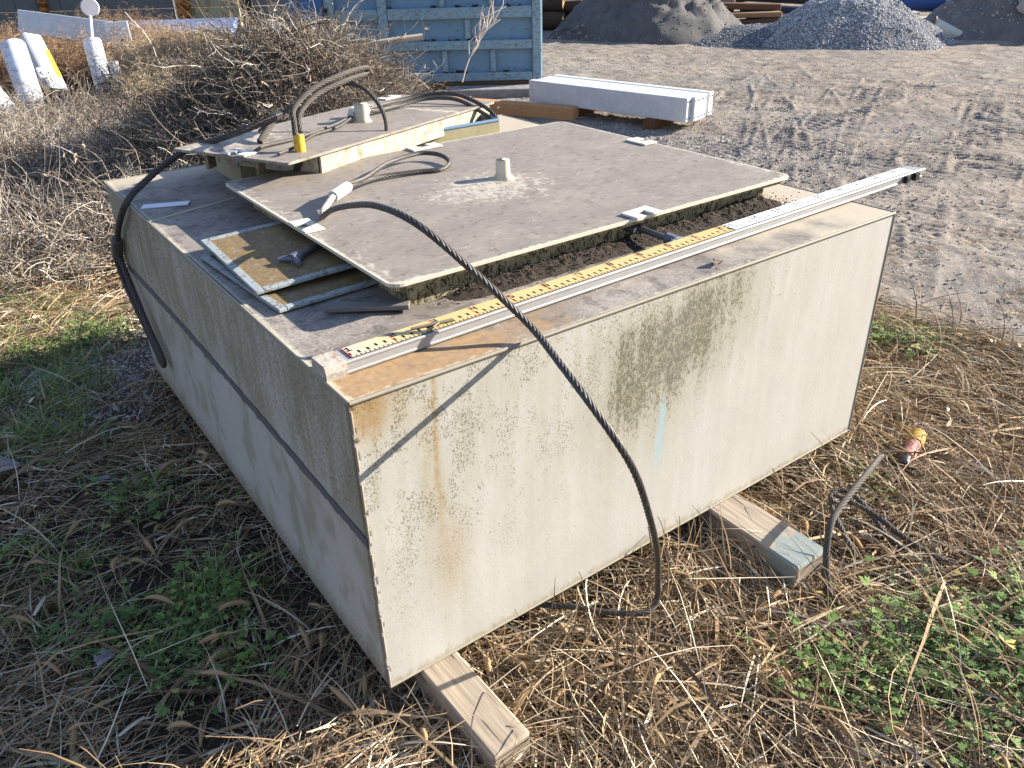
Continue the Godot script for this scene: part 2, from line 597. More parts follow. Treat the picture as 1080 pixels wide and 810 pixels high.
func ground() -> void:
	var xs := _axis([[-500.0, 200.0], [-100.0, 30.0], [-20.0, 4.0], [-6.0, 0.4], [-1.8, 0.035], [1.7, 0.022], [8.5, 0.04], [14.0, 0.2], [24.0, 3.0], [60.0, 30.0], [500.0, 1.0]])
	var zs := _axis([[-500.0, 200.0], [-100.0, 20.0], [-30.0, 2.0], [-16.0, 0.2], [-11.0, 0.05], [-5.5, 0.022], [0.4, 0.035], [2.2, 0.5], [6.0, 4.0], [40.0, 60.0], [500.0, 1.0]])
	var nx := xs.size(); var nzz := zs.size()
	var V := PackedVector3Array(); var N := PackedVector3Array(); var C := PackedColorArray(); var U := PackedVector2Array(); var I := PackedInt32Array()
	V.resize(nx * nzz); N.resize(nx * nzz); C.resize(nx * nzz); U.resize(nx * nzz)
	for j in nzz:
		for i in nx:
			var x := xs[i]; var z := zs[j]
			var y := 0.0
			if x > -20 and x < 25 and z > -30 and z < 8: y = gh(x, z)
			var k := j * nx + i
			V[k] = Vector3(x, y, z)
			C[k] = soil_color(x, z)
			U[k] = Vector2(x, z)
	for j in nzz:
		for i in nx:
			var k := j * nx + i
			var l := V[j * nx + maxi(i - 1, 0)]; var r := V[j * nx + mini(i + 1, nx - 1)]
			var d := V[maxi(j - 1, 0) * nx + i]; var u := V[mini(j + 1, nzz - 1) * nx + i]
			var nn := (u - d).cross(r - l).normalized()
			N[k] = nn if nn.y > 0 else -nn
	I.resize((nx - 1) * (nzz - 1) * 6)
	var q := 0
	for j in nzz - 1:
		for i in nx - 1:
			var a := j * nx + i
			I[q] = a; I[q + 1] = a + 1; I[q + 2] = a + nx
			I[q + 3] = a + 1; I[q + 4] = a + nx + 1; I[q + 5] = a + nx
			q += 6
	var ar := []
	ar.resize(Mesh.ARRAY_MAX)
	ar[Mesh.ARRAY_VERTEX] = V; ar[Mesh.ARRAY_NORMAL] = N; ar[Mesh.ARRAY_COLOR] = C; ar[Mesh.ARRAY_TEX_UV] = U; ar[Mesh.ARRAY_INDEX] = I
	var am := ArrayMesh.new()
	am.add_surface_from_arrays(Mesh.PRIMITIVE_TRIANGLES, ar)
	var o := MeshInstance3D.new()
	o.mesh = am
	o.material_override = M.ground
	o.name = "ground"
	add_child(o)
	tag(o, "bare dirt yard with track ruts, and dark soil round the tank", "ground", "", "structure")

# ------------------------------------------------------------------ tank
func quad_panel(b: MB, o: Vector3, ux: Vector3, vy: Vector3, th: float) -> void:
	# a plate whose outer face spans o, o+ux, o+vy (uv 0..1), thickness th inwards
	var nn := ux.cross(vy).normalized()
	var ctr := o + ux * 0.5 + vy * 0.5
	b.face([o, o + ux, o + ux + vy, o + vy], [Vector2(0, 1), Vector2(1, 1), Vector2(1, 0), Vector2(0, 0)], ctr - nn * th, Color.WHITE)
	var e := Vector2(0.5, 0.98)
	var i := -nn * th
	var pts := [o, o + ux, o + ux + vy, o + vy]
	var tuv := [Vector2(0, 1), Vector2(1, 1), Vector2(1, 0), Vector2(0, 0)]
	for k in 4:
		var k2 := (k + 1) % 4
		b.face([pts[k], pts[k2], pts[k2] + i, pts[k] + i], [tuv[k], tuv[k2], tuv[k2], tuv[k]], ctr + i * 0.5, Color.WHITE)
	b.face([o + i, o + ux + i, o + ux + vy + i, o + vy + i], [e, e, e, e], ctr, Color.WHITE)

func tank() -> void:
	var t := thing("steel_tank", Vector3(0, 0.10, 0), "large cream painted rectangular steel tank resting on timbers in the grass", "tank")
	var base := Color(0.745, 0.736, 0.705)
	var base2 := Color(0.695, 0.683, 0.644)
	# front: 800 px a metre
	var ft := tex(1392, 600, func(x: int, y: int) -> Color:
		var X := x / 800.0; var Y := y / 800.0
		var f := nz(0, x * 2.1, y * 1.6); var g := nz(4, x, y)
		var c2 := nb(2, x * 0.6, y * 0.35); var st := nb(1, x * 0.9, y * 0.07)
		var fl := nb(0, x * 0.55, y * 0.35 + 40.0)
		var c := base.lerp(base2, clampf(c2 * 0.9 + (st - 0.5) * 0.35, 0, 1))
		c = c.lerp(Color(0.755, 0.725, 0.695), 0.35 * ss(0.5, 0.9, X / 1.74) * (0.4 + 0.6 * c2))
		# green film and pin-prick specks
		var dens := 0.75 * ss(0.75, 0.0, X) * ss(0.72, 0.1, Y) * (0.45 + 0.9 * c2) + 0.55 * gauss(X, 0.85, 0.35) * ss(0.5, 0.1, Y) + 0.12
		c = c.lerp(Color(0.60, 0.57, 0.45), clampf(dens * 0.5 * st, 0, 0.5))
		dens *= 0.25 + 1.35 * ss(0.38, 0.66, nb(1, x * 0.45 + 31.0, y * 0.22) * 0.6 + fl * 0.4)
		var spk := ss(0.69 - 0.16 * dens, 0.74 - 0.14 * dens, f * 0.62 + g * 0.38)
		c = c.lerp(Color(0.36, 0.34, 0.26), spk * clampf(dens * 0.9, 0, 0.62))
		# the dark mildewed patch in the middle
		var p := gauss(X, 0.90 - 0.15 * (Y - 0.1), 0.115) * ss(0.46, 0.12, Y) * (0.45 + 0.55 * ss(0.0, 0.10, Y)) + 0.85 * gauss(X, 0.73, 0.12) * ss(0.60, 0.16, Y) * ss(0.0, 0.09, Y) + 0.5 * gauss(X, 1.06, 0.10) * ss(0.36, 0.05, Y)
		p = p * (0.55 + 0.75 * st) * (0.7 + 0.6 * c2)
		var fine := nb(0, x * 1.7, y * 0.9 + 40.0) * 0.5 + g * 0.22 + fl * 0.28
		var cut := nb(0, x * 0.8 + 150.0, y * 0.8) * 0.6 + nz(0, x * 2.3, y * 2.3) * 0.4
		var flake := ss(0.62, 0.78, minf(p, 0.85) * 0.46 + fine * 0.78) * (0.35 + 0.65 * ss(0.36, 0.50, cut))
		c = c.lerp(Color(0.56, 0.53, 0.43), clampf(p * 0.7, 0, 0.6))
		c = c.lerp(Color(0.31, 0.295, 0.225).lerp(Color(0.33, 0.31, 0.29), gauss(X, 0.86, 0.07)), flake * (0.42 + 0.30 * ss(0.35, 0.6, g)))
		# wiped arcs
		for q in [[0.66, 0.62, 0.28], [0.74, 0.70, 0.25], [0.95, 0.35, 0.24]]:
			var rr: float = sqrt((X - q[0]) * (X - q[0]) + (Y - q[1]) * (Y - q[1]))
			var arc: float = gauss(rr, q[2], 0.004) * ss(0.2, -0.1, Y - q[1] + 0.08)
			c = c.lerp(Color(0.80, 0.77, 0.70), arc * 0.28 * ss(0.42, 0.6, fl))
		# rust at the near top corner and its runs
		var ru := clampf(ss(0.16, 0.0, X) * ss(0.12, 0.0, Y) * (0.3 + f) + 0.9 * gauss(X, 0.035, 0.03) * ss(0.14, 0.02, Y) * fl * 1.3, 0, 0.85)
		var wob := 0.012 * (nb(1, 7, y * 0.35) - 0.5) + 0.01 * Y
		ru = maxf(ru, gauss(X, 0.172 - wob, 0.006 + 0.012 * Y) * ss(0.62, 0.2, Y) * (0.15 + 0.6 * f + 0.6 * (fl - 0.3)))
		ru = maxf(ru, 0.5 * gauss(X, 0.150 - wob * 2.0, 0.012) * ss(0.5, 0.2, Y) * ss(0.0, 0.1, Y) * f)
		ru = maxf(ru, 0.45 * gauss(X, 0.185, 0.045) * gauss(Y, 0.46, 0.12) * f * 1.4)
		ru = maxf(ru, ss(0.012, 0.0, Y + (f - 0.5) * 0.012) * 0.55 * ss(0.9, 0.2, X))
		c = c.lerp(Color(0.66, 0.52, 0.31).lerp(Color(0.52, 0.38, 0.21), g), ru * 0.75)
		c = c.lerp(Color(0.22, 0.19, 0.16), 0.6 * ss(0.010, 0.003, X) * ss(0.56, 0.64, nb(0, x * 0.6 + 11.0, y * 0.45)))
		c = c.lerp(Color(0.30, 0.25, 0.18), 0.5 * ss(0.010, 0.0, Y) * ss(0.5, 0.62, nb(0, x * 0.4, 17.0)))
		# pale blue scrape
		var bx := 0.828 - (Y - 0.28) * 0.05
		var bl := gauss(X, bx + 0.012 * (nb(1, y * 0.8, 30) - 0.5), 0.012) * ss(0.27, 0.33, Y) * ss(0.52, 0.44, Y)
		c = c.lerp(Color(0.56, 0.72, 0.78), bl * ss(0.35, 0.6, f * 0.6 + g * 0.4) * 0.95)
		# dirt along the foot and small chips
		c = c.lerp(Color(0.55, 0.50, 0.38), 0.5 * ss(0.72, 0.75, Y + (fl - 0.5) * 0.03))
		if ss(0.80, 0.83, f * 0.5 + fl * 0.5) > 0.5: c = c.lerp(Color(0.25, 0.22, 0.17), 0.6)
		return c)
	var fm := tmat(ft, 0.62)
	var hb := Image.create(696, 300, false, Image.FORMAT_RGB8)
	for y in 300:
		for x in 696:
			var k := 0.5 + 0.5 * (nb(2, x * 0.5, y * 0.5) - 0.5) + 0.05 * nz(0, x * 2, y * 2)
			hb.set_pixel(x, y, Color(k, k, k))
	hb.bump_map_to_normal_map(3.0)
	var hbt := ImageTexture.create_from_image(hb)
	fm.normal_enabled = true; fm.normal_texture = hbt; fm.normal_scale = 0.5
	var b := MB.new()
	quad_panel(b, Vector3(0, 0.10, 0), Vector3(TL, 0, 0), Vector3(0, 0.75, 0), 0.006)
	part("front_panel", b, fm, t)
	# left side: u = 0 at the back
	var st2 := tex(1184, 450, func(x: int, y: int) -> Color:
		var Y := y / 600.0; var X := x / 600.0
		var f := nz(0, x * 1.8, y * 1.4); var g := nz(4, x, y)
		var c2 := nb(2, x * 0.7, y * 0.4 + 100.0); var s := nb(1, x * 1.3, y * 0.09 + 7.0)
		var c := base.lerp(base2, c2)
		var up := ss(0.40, 0.22, Y)
		var dens := clampf(up * 0.6 + 0.35 * ss(1.0, 0.2, X) + 0.1, 0, 1)
		var streak := ss(0.50, 0.72, s * 0.7 + nb(0, x * 0.5, y * 0.06) * 0.3 + 0.10 * dens)
		c = c.lerp(Color(0.47, 0.44, 0.31), streak * dens * 0.5)
		c = c.lerp(Color(0.58, 0.565, 0.46), dens * 0.6 * c2 + 0.06)
		c = c.lerp(Color(0.56, 0.545, 0.46), 0.55 * ss(0.48, 0.68, nb(1, x * 0.5 + 300.0, y * 0.3) * 0.6 + c2 * 0.4))
		c = c.lerp(Color(0.42, 0.37, 0.29), 0.5 * ss(0.66, 0.75, Y + (f - 0.5) * 0.12))
		var spk := ss(0.62, 0.68, f * 0.62 + g * 0.38 + 0.10 * dens)
		c = c.lerp(Color(0.34, 0.32, 0.24), spk * dens * 0.6)
		var ed := ss(0.02, 0.0, absf(X - 1.973) + (f - 0.5) * 0.02)
		c = c.lerp(Color(0.35, 0.25, 0.15), ed * 0.6)
		return c)
	var sm := tmat(st2, 0.7)
	sm.normal_enabled = true; sm.normal_texture = hbt; sm.normal_scale = 0.5
	b = MB.new()
	quad_panel(b, Vector3(0, 0.10, -TD), Vector3(0, 0, TD - 0.006), Vector3(0, 0.75, 0), 0.006)
	part("side_panel", b, sm, t)
	var plain := tri(M.mot, Color(0.80, 0.77, 0.69), 1.0, 0.7)
	b = MB.new()
	quad_panel(b, Vector3(TL, 0.10, -0.006), Vector3(0, 0, -TD + 0.006), Vector3(0, 0.75, 0), 0.006)
	part("side_panel", b, plain, t)
	b = MB.new()
	quad_panel(b, Vector3(TL - 0.006, 0.10, -TD), Vector3(-TL + 0.012, 0, 0), Vector3(0, 0.75, 0), 0.006)
	part("back_panel", b, plain, t)
	b = MB.new()
	b.box(Transform3D(Basis(), Vector3(TL * 0.5, 0.104, -TD * 0.5)), Vector3(TL - 0.02, 0.006, TD - 0.02))
	part("bottom_plate", b, plain, t)
	# ragged grey sealing strip along the left side
	b = MB.new()
	var steps := 220
	var prev := []
	for i in steps + 1:
		var z := -TD + 0.004 + (TD - 0.008) * i / steps
		var y := 0.523 + 0.022 * sin(i * 0.013 + 0.6) + 0.004 * nb(1, i * 2.0, 5.0)
		var w := 0.013 + 0.010 * (nb(0, i * 1.7, 60.0) - 0.5) + 0.003 * rng.randf()
		var dn := w + (0.012 * rng.randf() if rng.randf() < 0.05 else 0.0)
		var cur := [Vector3(-0.0025, y + w * 0.8, z), Vector3(-0.0025, y - dn, z)]
		if i > 0:
			b.face([prev[0], cur[0], cur[1], prev[1]], [Vector2.ZERO, Vector2.ZERO, Vector2.ZERO, Vector2.ZERO], Vector3(0.3, y, z), Color.WHITE)
		prev = cur
	var strip := part("sealing_strip", b, tri(M.mot, Color(0.44, 0.44, 0.45), 5.0, 0.8), t)
	strip.set_meta("label", "ragged grey sealing strip along the shaded side")
	# top plate with the rear hatch opening, one texture over the whole
	var tt := tex(870, 986, func(x: int, y: int) -> Color:
		var X := x / 500.0; var Z := (986 - y) / 500.0    # metres from the left, metres from the front
		var f := nz(0, x, y); var g := nz(4, x, y); var h := nz(2, x, y); var fl := nb(0, x * 0.5, y * 0.5)
		var c := Color(0.44, 0.41, 0.385).lerp(Color(0.55, 0.515, 0.475), h)
		c = c.lerp(Color(0.30, 0.285, 0.27), 0.5 * ss(0.55, 0.75, nb(1, x, y)))
		# worn pale scrapes
		var pale := ss(0.50, 0.72, fl * 0.15 + nz(0, x * 2.0, y * 2.0) * 0.40 + g * 0.25 + h * 0.20 + 0.10 * gauss(X, 0.05, 0.12) + 0.08 * gauss(Z, 0.03, 0.04))
		c = c.lerp(Color(0.70, 0.675, 0.62), pale * (0.30 + 0.35 * nz(1, x * 0.7, y * 0.7)))
		# rust round the near corner
		var ru := ss(0.62, 0.1, X + (h - 0.5) * 0.5) * ss(0.24, 0.08, Z + (fl - 0.5) * 0.08) * ss(0.28, 0.60, 1.1 - X + (fl - 0.5) * 0.8)
		c = c.lerp(Color(0.69, 0.555, 0.385).lerp(Color(0.57, 0.45, 0.31), f), clampf(ru * (0.55 + 0.6 * fl), 0, 0.9))
		# sandy deposit at the far right and under the lid edge
		var sand := clampf(ss(0.95, 1.5, X + (h - 0.5) * 0.7) + 0.7 * gauss(Z, 0.19, 0.035) * ss(0.1, 0.6, X) + ss(1.75, 1.95, Z), 0, 1)
		c = c.lerp(Color(0.745, 0.70, 0.615).lerp(Color(0.66, 0.61, 0.53), g), sand * 0.88)
		# cream paint along the rims
		var rim := ss(0.016, 0.004, minf(minf(X, 1.74 - X), minf(Z, 1.973 - Z)) + (f - 0.5) * 0.012)
		c = c.lerp(Color(0.80, 0.77, 0.68), rim * 0.7)
		return c)
	tt = strokes(tt, 800, 40.0, Color(0.78, 0.76, 0.72), 0.5, 3, 0.4)
	var topm := tmat(tt, 0.72)
	topm.normal_enabled = true; topm.normal_texture = hbt; topm.normal_scale = 0.4
	b = MB.new()
	var hx0 := 0.37; var hx1 := 1.44; var hz0 := -1.575; var hz1 := -1.915
	for r in [[0.0, TL, 0.0, hz0], [0.0, hx0, hz0, hz1], [hx1, TL, hz0, hz1], [0.0, TL, hz1, -TD]]:
		var pts := [Vector3(r[0], TOP, r[2]), Vector3(r[1], TOP, r[2]), Vector3(r[1], TOP, r[3]), Vector3(r[0], TOP, r[3])]
		var uv := []
		for p in pts: uv.append(Vector2(p.x / TL, 1.0 + p.z / TD))
		var ctr := Vector3((r[0] + r[1]) * 0.5, TOP - 0.1, (r[2] + r[3]) * 0.5)
		b.face(pts, uv, ctr, Color.WHITE)
		var lo := []
		for p in pts: lo.append(p - Vector3(0, 0.006, 0))
		b.face(lo, uv, ctr + Vector3(0, 1, 0), Color.WHITE)
	part("top_plate", b, topm, t)
	# rounded rims that catch the light
	b = MB.new()
	for e in [[Vector3(0, TOP - 0.002, 0), Vector3(TL, TOP - 0.002, 0)], [Vector3(0, TOP - 0.002, -TD), Vector3(TL, TOP - 0.002, -TD)], [Vector3(0, TOP - 0.002, 0), Vector3(0, TOP - 0.002, -TD)], [Vector3(TL, TOP - 0.002, 0), Vector3(TL, TOP - 0.002, -TD)]]:
		b.cyl(e[0], e[1], 0.0045, 8)
	b.cyl(Vector3(TL, 0.10, 0), Vector3(TL, TOP - 0.004, 0), 0.003, 8)
	for k in 9:
		var y0 := 0.10 + k * 0.083 + 0.02 * rng.randf()
		b.cyl(Vector3(0.0005, y0, 0.0005), Vector3(0.0005, minf(TOP - 0.01, y0 + rng.randf_range(0.04, 0.075)), 0.0005), 0.0028, 6)
	b.cyl(Vector3(0, 0.101, 0.0), Vector3(TL, 0.101, 0.0), 0.0035, 6)
	part("welded_rim", b, tri(M.mot, Color(0.66, 0.625, 0.555), 6.0, 0.65), t)
	b = MB.new()
	b.cyl(Vector3(0.004, TOP + 0.0005, -1.37), Vector3(0.30, TOP + 0.0005, -1.452), 0.0035, 6)
	part("weld_seam", b, tri(M.mot, Color(0.84, 0.80, 0.68), 6.0, 0.6), t)
	# rear hatch coaming and its blue gasket
	var green := tri(M.mot, Color(0.66, 0.63, 0.50), 2.0, 0.7)
	b = MB.new()
	for r in [[hx0, hz0, hx1, hz0], [hx0, hz1, hx1, hz1], [hx0, hz0, hx0, hz1], [hx1, hz0, hx1, hz1]]:
		var a := Vector3(r[0], TOP + 0.035, r[1]); var e := Vector3(r[2], TOP + 0.035, r[3])
		var s := Vector3(absf(e.x - a.x) + (0.010 if r[1] == r[3] else 0.0), 0.07, absf(e.z - a.z) + (0.010 if r[0] == r[2] else -0.0))
		if r[1] == r[3]: s.z = 0.010
		else:
			s.x = 0.010; s.z -= 0.020
		b.box(Transform3D(Basis(), (a + e) * 0.5), s, 0.0)
	part("hatch_coaming", b, green, t)
	b = MB.new()
	for r in [[hx0, hz0, hx1, hz0], [hx0, hz1, hx1, hz1], [hx0, hz0, hx0, hz1], [hx1, hz0, hx1, hz1]]:
		b.cyl(Vector3(r[0], TOP + 0.074, r[1]), Vector3(r[2], TOP + 0.074, r[3]), 0.008, 8)
	part("hatch_gasket", b, mat(Color(0.36, 0.46, 0.56), 0.6), t)
	# front hatch coaming, dirty olive, set in under the lid
	b = MB.new()
	var cx0 := 0.305; var cx1 := 1.53; var cz0 := -0.315; var cz1 := -1.30
	for r in [[(cx0 + cx1) * 0.5, cz0, cx1 - cx0, 0.012], [(cx0 + cx1) * 0.5, cz1, cx1 - cx0, 0.012], [cx0 + 0.006, (cz0 + cz1) * 0.5, 0.012, cz0 - cz1 - 0.012], [cx1 - 0.006, (cz0 + cz1) * 0.5, 0.012, cz0 - cz1 - 0.012]]:
		b.box(Transform3D(Basis(), Vector3(r[0], TOP + 0.035, r[1])), Vector3(r[2], 0.07, r[3]), 0.0)
	var ct := tex(512, 256, func(x: int, y: int) -> Color:
		var f := nz(0, x, y); var h := nz(1, x, y)
		var c := Color(0.66, 0.62, 0.50).lerp(Color(0.50, 0.46, 0.33), h)
		return c.lerp(Color(0.17, 0.15, 0.11), ss(0.5, 0.64, f * 0.5 + h * 0.3 + nz(4, x, y) * 0.2) * 0.85))
	M.dirty = tri(ct, Color.WHITE, 2.6, 0.8)
	part("hatch_coaming", b, M.dirty, t)
	# swing bolts with wing nuts
	for q in [[Vector3(0.985, 0.895, -0.318), Vector3(1.03, 0.872, -0.195)], [Vector3(0.298, 0.90, -0.715), Vector3(0.175, 0.893, -0.66)]]:
		var a: Vector3 = q[0]; var e: Vector3 = q[1]
		b = MB.new()
		b.cyl(a, e, 0.0085, 10)
		var d := (e - a).normalized()
		var up := d.cross(Vector3.UP).normalized()
		for sg in [-1.0, 1.0]:
			b.cyl(a + up * 0.018 * sg - d * 0.01, a + up * 0.018 * sg + d * 0.03, 0.012, 8)
		b.cyl(a - up * 0.03, a + up * 0.03, 0.007, 8)
		var bolt := part("swing_bolt", b, M.steel, t)
		b = MB.new()
		b.cyl(e - d * 0.022, e + d * 0.004, 0.016, 6)
		for sg in [-1.0, 1.0]:
			b.tube(PackedVector3Array([e - d * 0.008, e + up * 0.022 * sg + d * 0.006, e + up * 0.034 * sg + d * 0.016]), PackedFloat32Array([0.012, 0.009, 0.006]), 8, Color.WHITE)
		part("wing_nut", b, tri(M.mot, Color(0.47, 0.49, 0.54), 6.0, 0.5, 0.5), bolt)

# ------------------------------------------------------------------ hatch lids
func lid_plate(b: MB, P: Transform3D, w: float, d: float, th: float, rad: float) -> void:
	# plate w (x) by d (z) centred, rounded corners, uv 0..1 over the top
	var ring := []
	for k in 4:
		var cx := (w * 0.5 - rad) * (1 if k in [0, 3] else -1)
		var cz := (d * 0.5 - rad) * (1 if k in [0, 1] else -1)
		for j in 6:
			var an := PI * 0.5 * (k + j / 5.0)
			ring.append(Vector2(cx + cos(an) * rad, cz + sin(an) * rad))
	var T := func(p: Vector2) -> Vector2: return Vector2(p.x / w + 0.5, p.y / d + 0.5)
	for sgn in [1.0, -1.0]:
		var pts := []
		var tv := []
		for p in ring:
			pts.append(P * Vector3(p.x, th * 0.5 * sgn, p.y)); tv.append(T.call(p))
		b.face(pts, tv, P.origin, Color.WHITE)
	for i in ring.size():
		var p: Vector2 = ring[i]; var q: Vector2 = ring[(i + 1) % ring.size()]
		b.face([P * Vector3(p.x, th * 0.5, p.y), P * Vector3(q.x, th * 0.5, q.y), P * Vector3(q.x, -th * 0.5, q.y), P * Vector3(p.x, -th * 0.5, p.y)], [T.call(p), T.call(q), T.call(q), T.call(p)], P.origin, Color.WHITE)

func slot_plate(P: Transform3D, w: float, d: float, m: Material, parent: Node, label := "") -> void:
	# a U-shaped white plate, slot open to +z
	var b := MB.new()
	b.box(P * Transform3D(Basis(), Vector3(-w * 0.33, 0, 0)), Vector3(w * 0.34, 0.006, d), 0.001)
	b.box(P * Transform3D(Basis(), Vector3(w * 0.33, 0, 0)), Vector3(w * 0.34, 0.006, d), 0.001)
	b.box(P * Transform3D(Basis(), Vector3(0, 0, -d * 0.30)), Vector3(w * 0.32, 0.006, d * 0.4), 0.001)
	part("bolt_slot", b, m, parent)

func hatches() -> void:
	var lt := tex(1020, 824, func(x: int, y: int) -> Color:
		var X := x / 750.0; var Y := y / 750.0          # metres from left / from the far edge
		var f := nz(0, x, y); var g := nz(4, x, y); var h := nz(2, x * 0.7, y * 0.7); var fl := nb(1, x * 0.8, y * 0.8)
		var c := Color(0.49, 0.455, 0.415).lerp(Color(0.565, 0.53, 0.485), h)
		c = c.lerp(Color(0.46, 0.43, 0.41), 0.4 * ss(0.42, 0.75, fl * 0.35 + f * 0.4 + g * 0.25))
		# chalky wash round the vent, along the left and right edges
		var dv := sqrt((X - 0.60) * (X - 0.60) * 0.5 + (Y - 0.60) * (Y - 0.60))
		var wash := 0.75 * ss(0.34, 0.02, dv) + 0.55 * ss(0.16, 0.0, X) + 0.6 * ss(1.22, 1.36, X) * ss(0.5, 1.0, Y) + 0.8 * ss(1.07, 1.098, Y) * 0.7
		var chalk := ss(0.55, 0.80, wash * 0.55 + fl * 0.30 + nb(0, x * 0.8, y * 0.5) * 0.32)
		c = c.lerp(Color(0.77, 0.735, 0.66), chalk * 0.72)
		var swirl := ss(0.52, 0.72, nb(0, x * 0.35, y * 1.1) * 0.5 + nb(1, x * 0.5 + 77.0, y * 1.3) * 0.35 + g * 0.15)
		c = c.lerp(Color(0.73, 0.695, 0.62), swirl * 0.26)
		c = c.lerp(Color(0.36, 0.325, 0.285), 0.55 * ss(0.60, 0.78, nb(1, x * 0.9 + 210.0, y * 1.1) * 0.7 + f * 0.3))
		var edge := ss(0.012, 0.0, minf(minf(X, 1.36 - X), minf(Y, 1.098 - Y)) + (f - 0.5) * 0.008)
		c = c.lerp(Color(0.84, 0.81, 0.72), edge * 0.85)
		c = c.lerp(Color(0.70, 0.66, 0.60), 0.35 * ss(0.62, 0.8, g * 0.4 + f * 0.6))
		if g * 0.35 + f * 0.65 < 0.16: c = c.lerp(Color(0.22, 0.20, 0.18), 0.6)
		return c)
	lt = strokes(lt, 520, 60.0, Color(0.83, 0.81, 0.77), 0.42, 9, 0.15)
	lt = strokes(lt, 26, 26.0, Color(0.15, 0.13, 0.12), 0.8, 21, -0.3)
	var lm := tmat(lt, 0.6)
	lm.metallic_specular = 0.45
	var cream := tri(tex(512, 256, func(x: int, y: int) -> Color:
		var f := nz(0, x, y); var h := nb(1, x * 0.8, y * 0.8)
		var k := Color(0.74, 0.715, 0.635).lerp(Color(0.66, 0.63, 0.54), h)
		return k.lerp(Color(0.34, 0.31, 0.24), ss(0.50, 0.66, f * 0.4 + h * 0.4 + nz(4, x, y) * 0.2) * 0.6)), Color.WHITE, 2.2, 0.75)
	var slotm := tri(M.mot, Color(0.92, 0.90, 0.86), 4.0, 0.6)
	var c := Vector3(0.92, 0.926, -0.812)
	var t := thing("hatch_lid", c - Vector3(0, 0.004, 0), "big flat grey hatch lid with a short vent pipe stub in its middle", "hatch lid")
	var b := MB.new()
	lid_plate(b, Transform3D(Basis(), c), 1.36, 1.098, 0.008, 0.03)
	part("plate", b, lm, t)
	b = MB.new()
	for r in [[0.0, 0.532, 1.33, 0.008], [0.0, -0.532, 1.33, 0.008], [-0.663, 0.0, 0.008, 1.05], [0.663, 0.0, 0.008, 1.05]]:
		b.box(Transform3D(Basis(), c + Vector3(r[0], -0.0105, r[1])), Vector3(r[2], 0.013, r[3]), 0.0)
	part("edge_flange", b, M.dirty, t)
	# vent stub: hollow
	b = MB.new()
	var vp := Vector3(0.93, 0.93, -0.82)
	var ro := 0.021; var ri := 0.016
	b.tube(PackedVector3Array([vp, vp + Vector3(0, 0.004, 0), vp + Vector3(0, 0.012, 0), vp + Vector3(0, 0.054, 0), vp + Vector3(0, 0.056, 0), vp + Vector3(0, 0.056, 0) + Vector3(0, 0.0001, 0), vp + Vector3(0, 0.02, 0)]), PackedFloat32Array([0.034, 0.030, 0.0225, ro, ro - 0.001, ri, ri]), 24, Color.WHITE)
	part("vent_stub", b, tri(M.mot, Color(0.88, 0.86, 0.78), 6.0, 0.6), t)
	slot_plate(Transform3D(bas(0.05), Vector3(0.995, 0.934, -0.283)), 0.095, 0.06, slotm, t)
	slot_plate(Transform3D(bas(-PI / 2), Vector3(0.262, 0.934, -0.765)), 0.11, 0.055, slotm, t)
	slot_plate(Transform3D(bas(PI / 2), Vector3(1.57, 0.934, -0.88)), 0.10, 0.06, slotm, t)
	slot_plate(Transform3D(bas(PI), Vector3(0.95, 0.934, -1.33)), 0.12, 0.06, slotm, t)
	# the second lid, lying askew on its coaming
	var L := Vector3(0.209, 1.0, -1.655); var F := Vector3(0.387, 1.0, -1.173)
	var R := Vector3(1.539, 0.965, -1.733)
	var xx := (R - F).normalized()
	var zx := (F - L); zx = (zx - xx * zx.dot(xx)).normalized()
	var yy := zx.cross(xx).normalized()
	if yy.y < 0: yy = -yy
	var bb := Basis(xx, yy, zx)
	var w2 := 1.282; var d2 := 0.49
	var c2 := F + xx * w2 * 0.5 - zx * d2 * 0.5
	var t2 := thing("hatch_lid", c2 - yy * 0.07, "narrower grey hatch lid with deep cream rim, shoved askew off its opening", "hatch lid")
	b = MB.new()
	var P := Transform3D(bb, c2 - yy * 0.004)
	lid_plate(b, P, w2, d2, 0.008, 0.012)
	var lm2 := lm.duplicate()
	lm2.uv1_offset = Vector3(0.31, 0.47, 0)
	lm2.uv1_scale = Vector3(0.9, 0.5, 1)
	part("plate", b, lm2, t2)
	b = MB.new()
	for r in [[0.065, d2 * 0.5 - 0.014, w2 - 0.19, 0.008], [0.065, -d2 * 0.5 + 0.02, w2 - 0.19, 0.008]]:
		b.box(P * Transform3D(Basis(), Vector3(r[0], -0.039, r[1])), Vector3(r[2], 0.068, r[3]), 0.002)
	for r in [[-w2 * 0.5 + 0.164, 0.0, 0.008, d2 - 0.05], [w2 * 0.5 - 0.029, 0.0, 0.008, d2 - 0.05]]:
		b.box(P * Transform3D(Basis(), Vector3(r[0], -0.039, r[1])), Vector3(r[2], 0.068, r[3]), 0.002)
	part("rim", b, cream, t2)
	for q in [[-0.56, 0.05], [-0.57, -0.16]]:
		b = MB.new()
		b.box(P * Transform3D(bas(0.3), Vector3(q[0], -0.035, q[1])), Vector3(0.05, 0.06, 0.012), 0.002)
		part("bracket", b, M.dirty, t2)
	b = MB.new()
	var v2 := P * Vector3(0.02, 0.004, 0.02)
	b.tube(PackedVector3Array([v2, v2 + yy * 0.004, v2 + yy * 0.012, v2 + yy * 0.062, v2 + yy * 0.064, v2 + yy * 0.0641, v2 + yy * 0.02]), PackedFloat32Array([0.036, 0.032, 0.027, 0.026, 0.0245, 0.02, 0.02]), 24, Color.WHITE)
	b.box(P * Transform3D(bas(0.4), Vector3(0.075, 0.022, -0.05)), Vector3(0.05, 0.04, 0.05), 0.008)
	part("vent_stub", b, tri(M.mot, Color(0.86, 0.84, 0.77), 6.0, 0.6), t2)
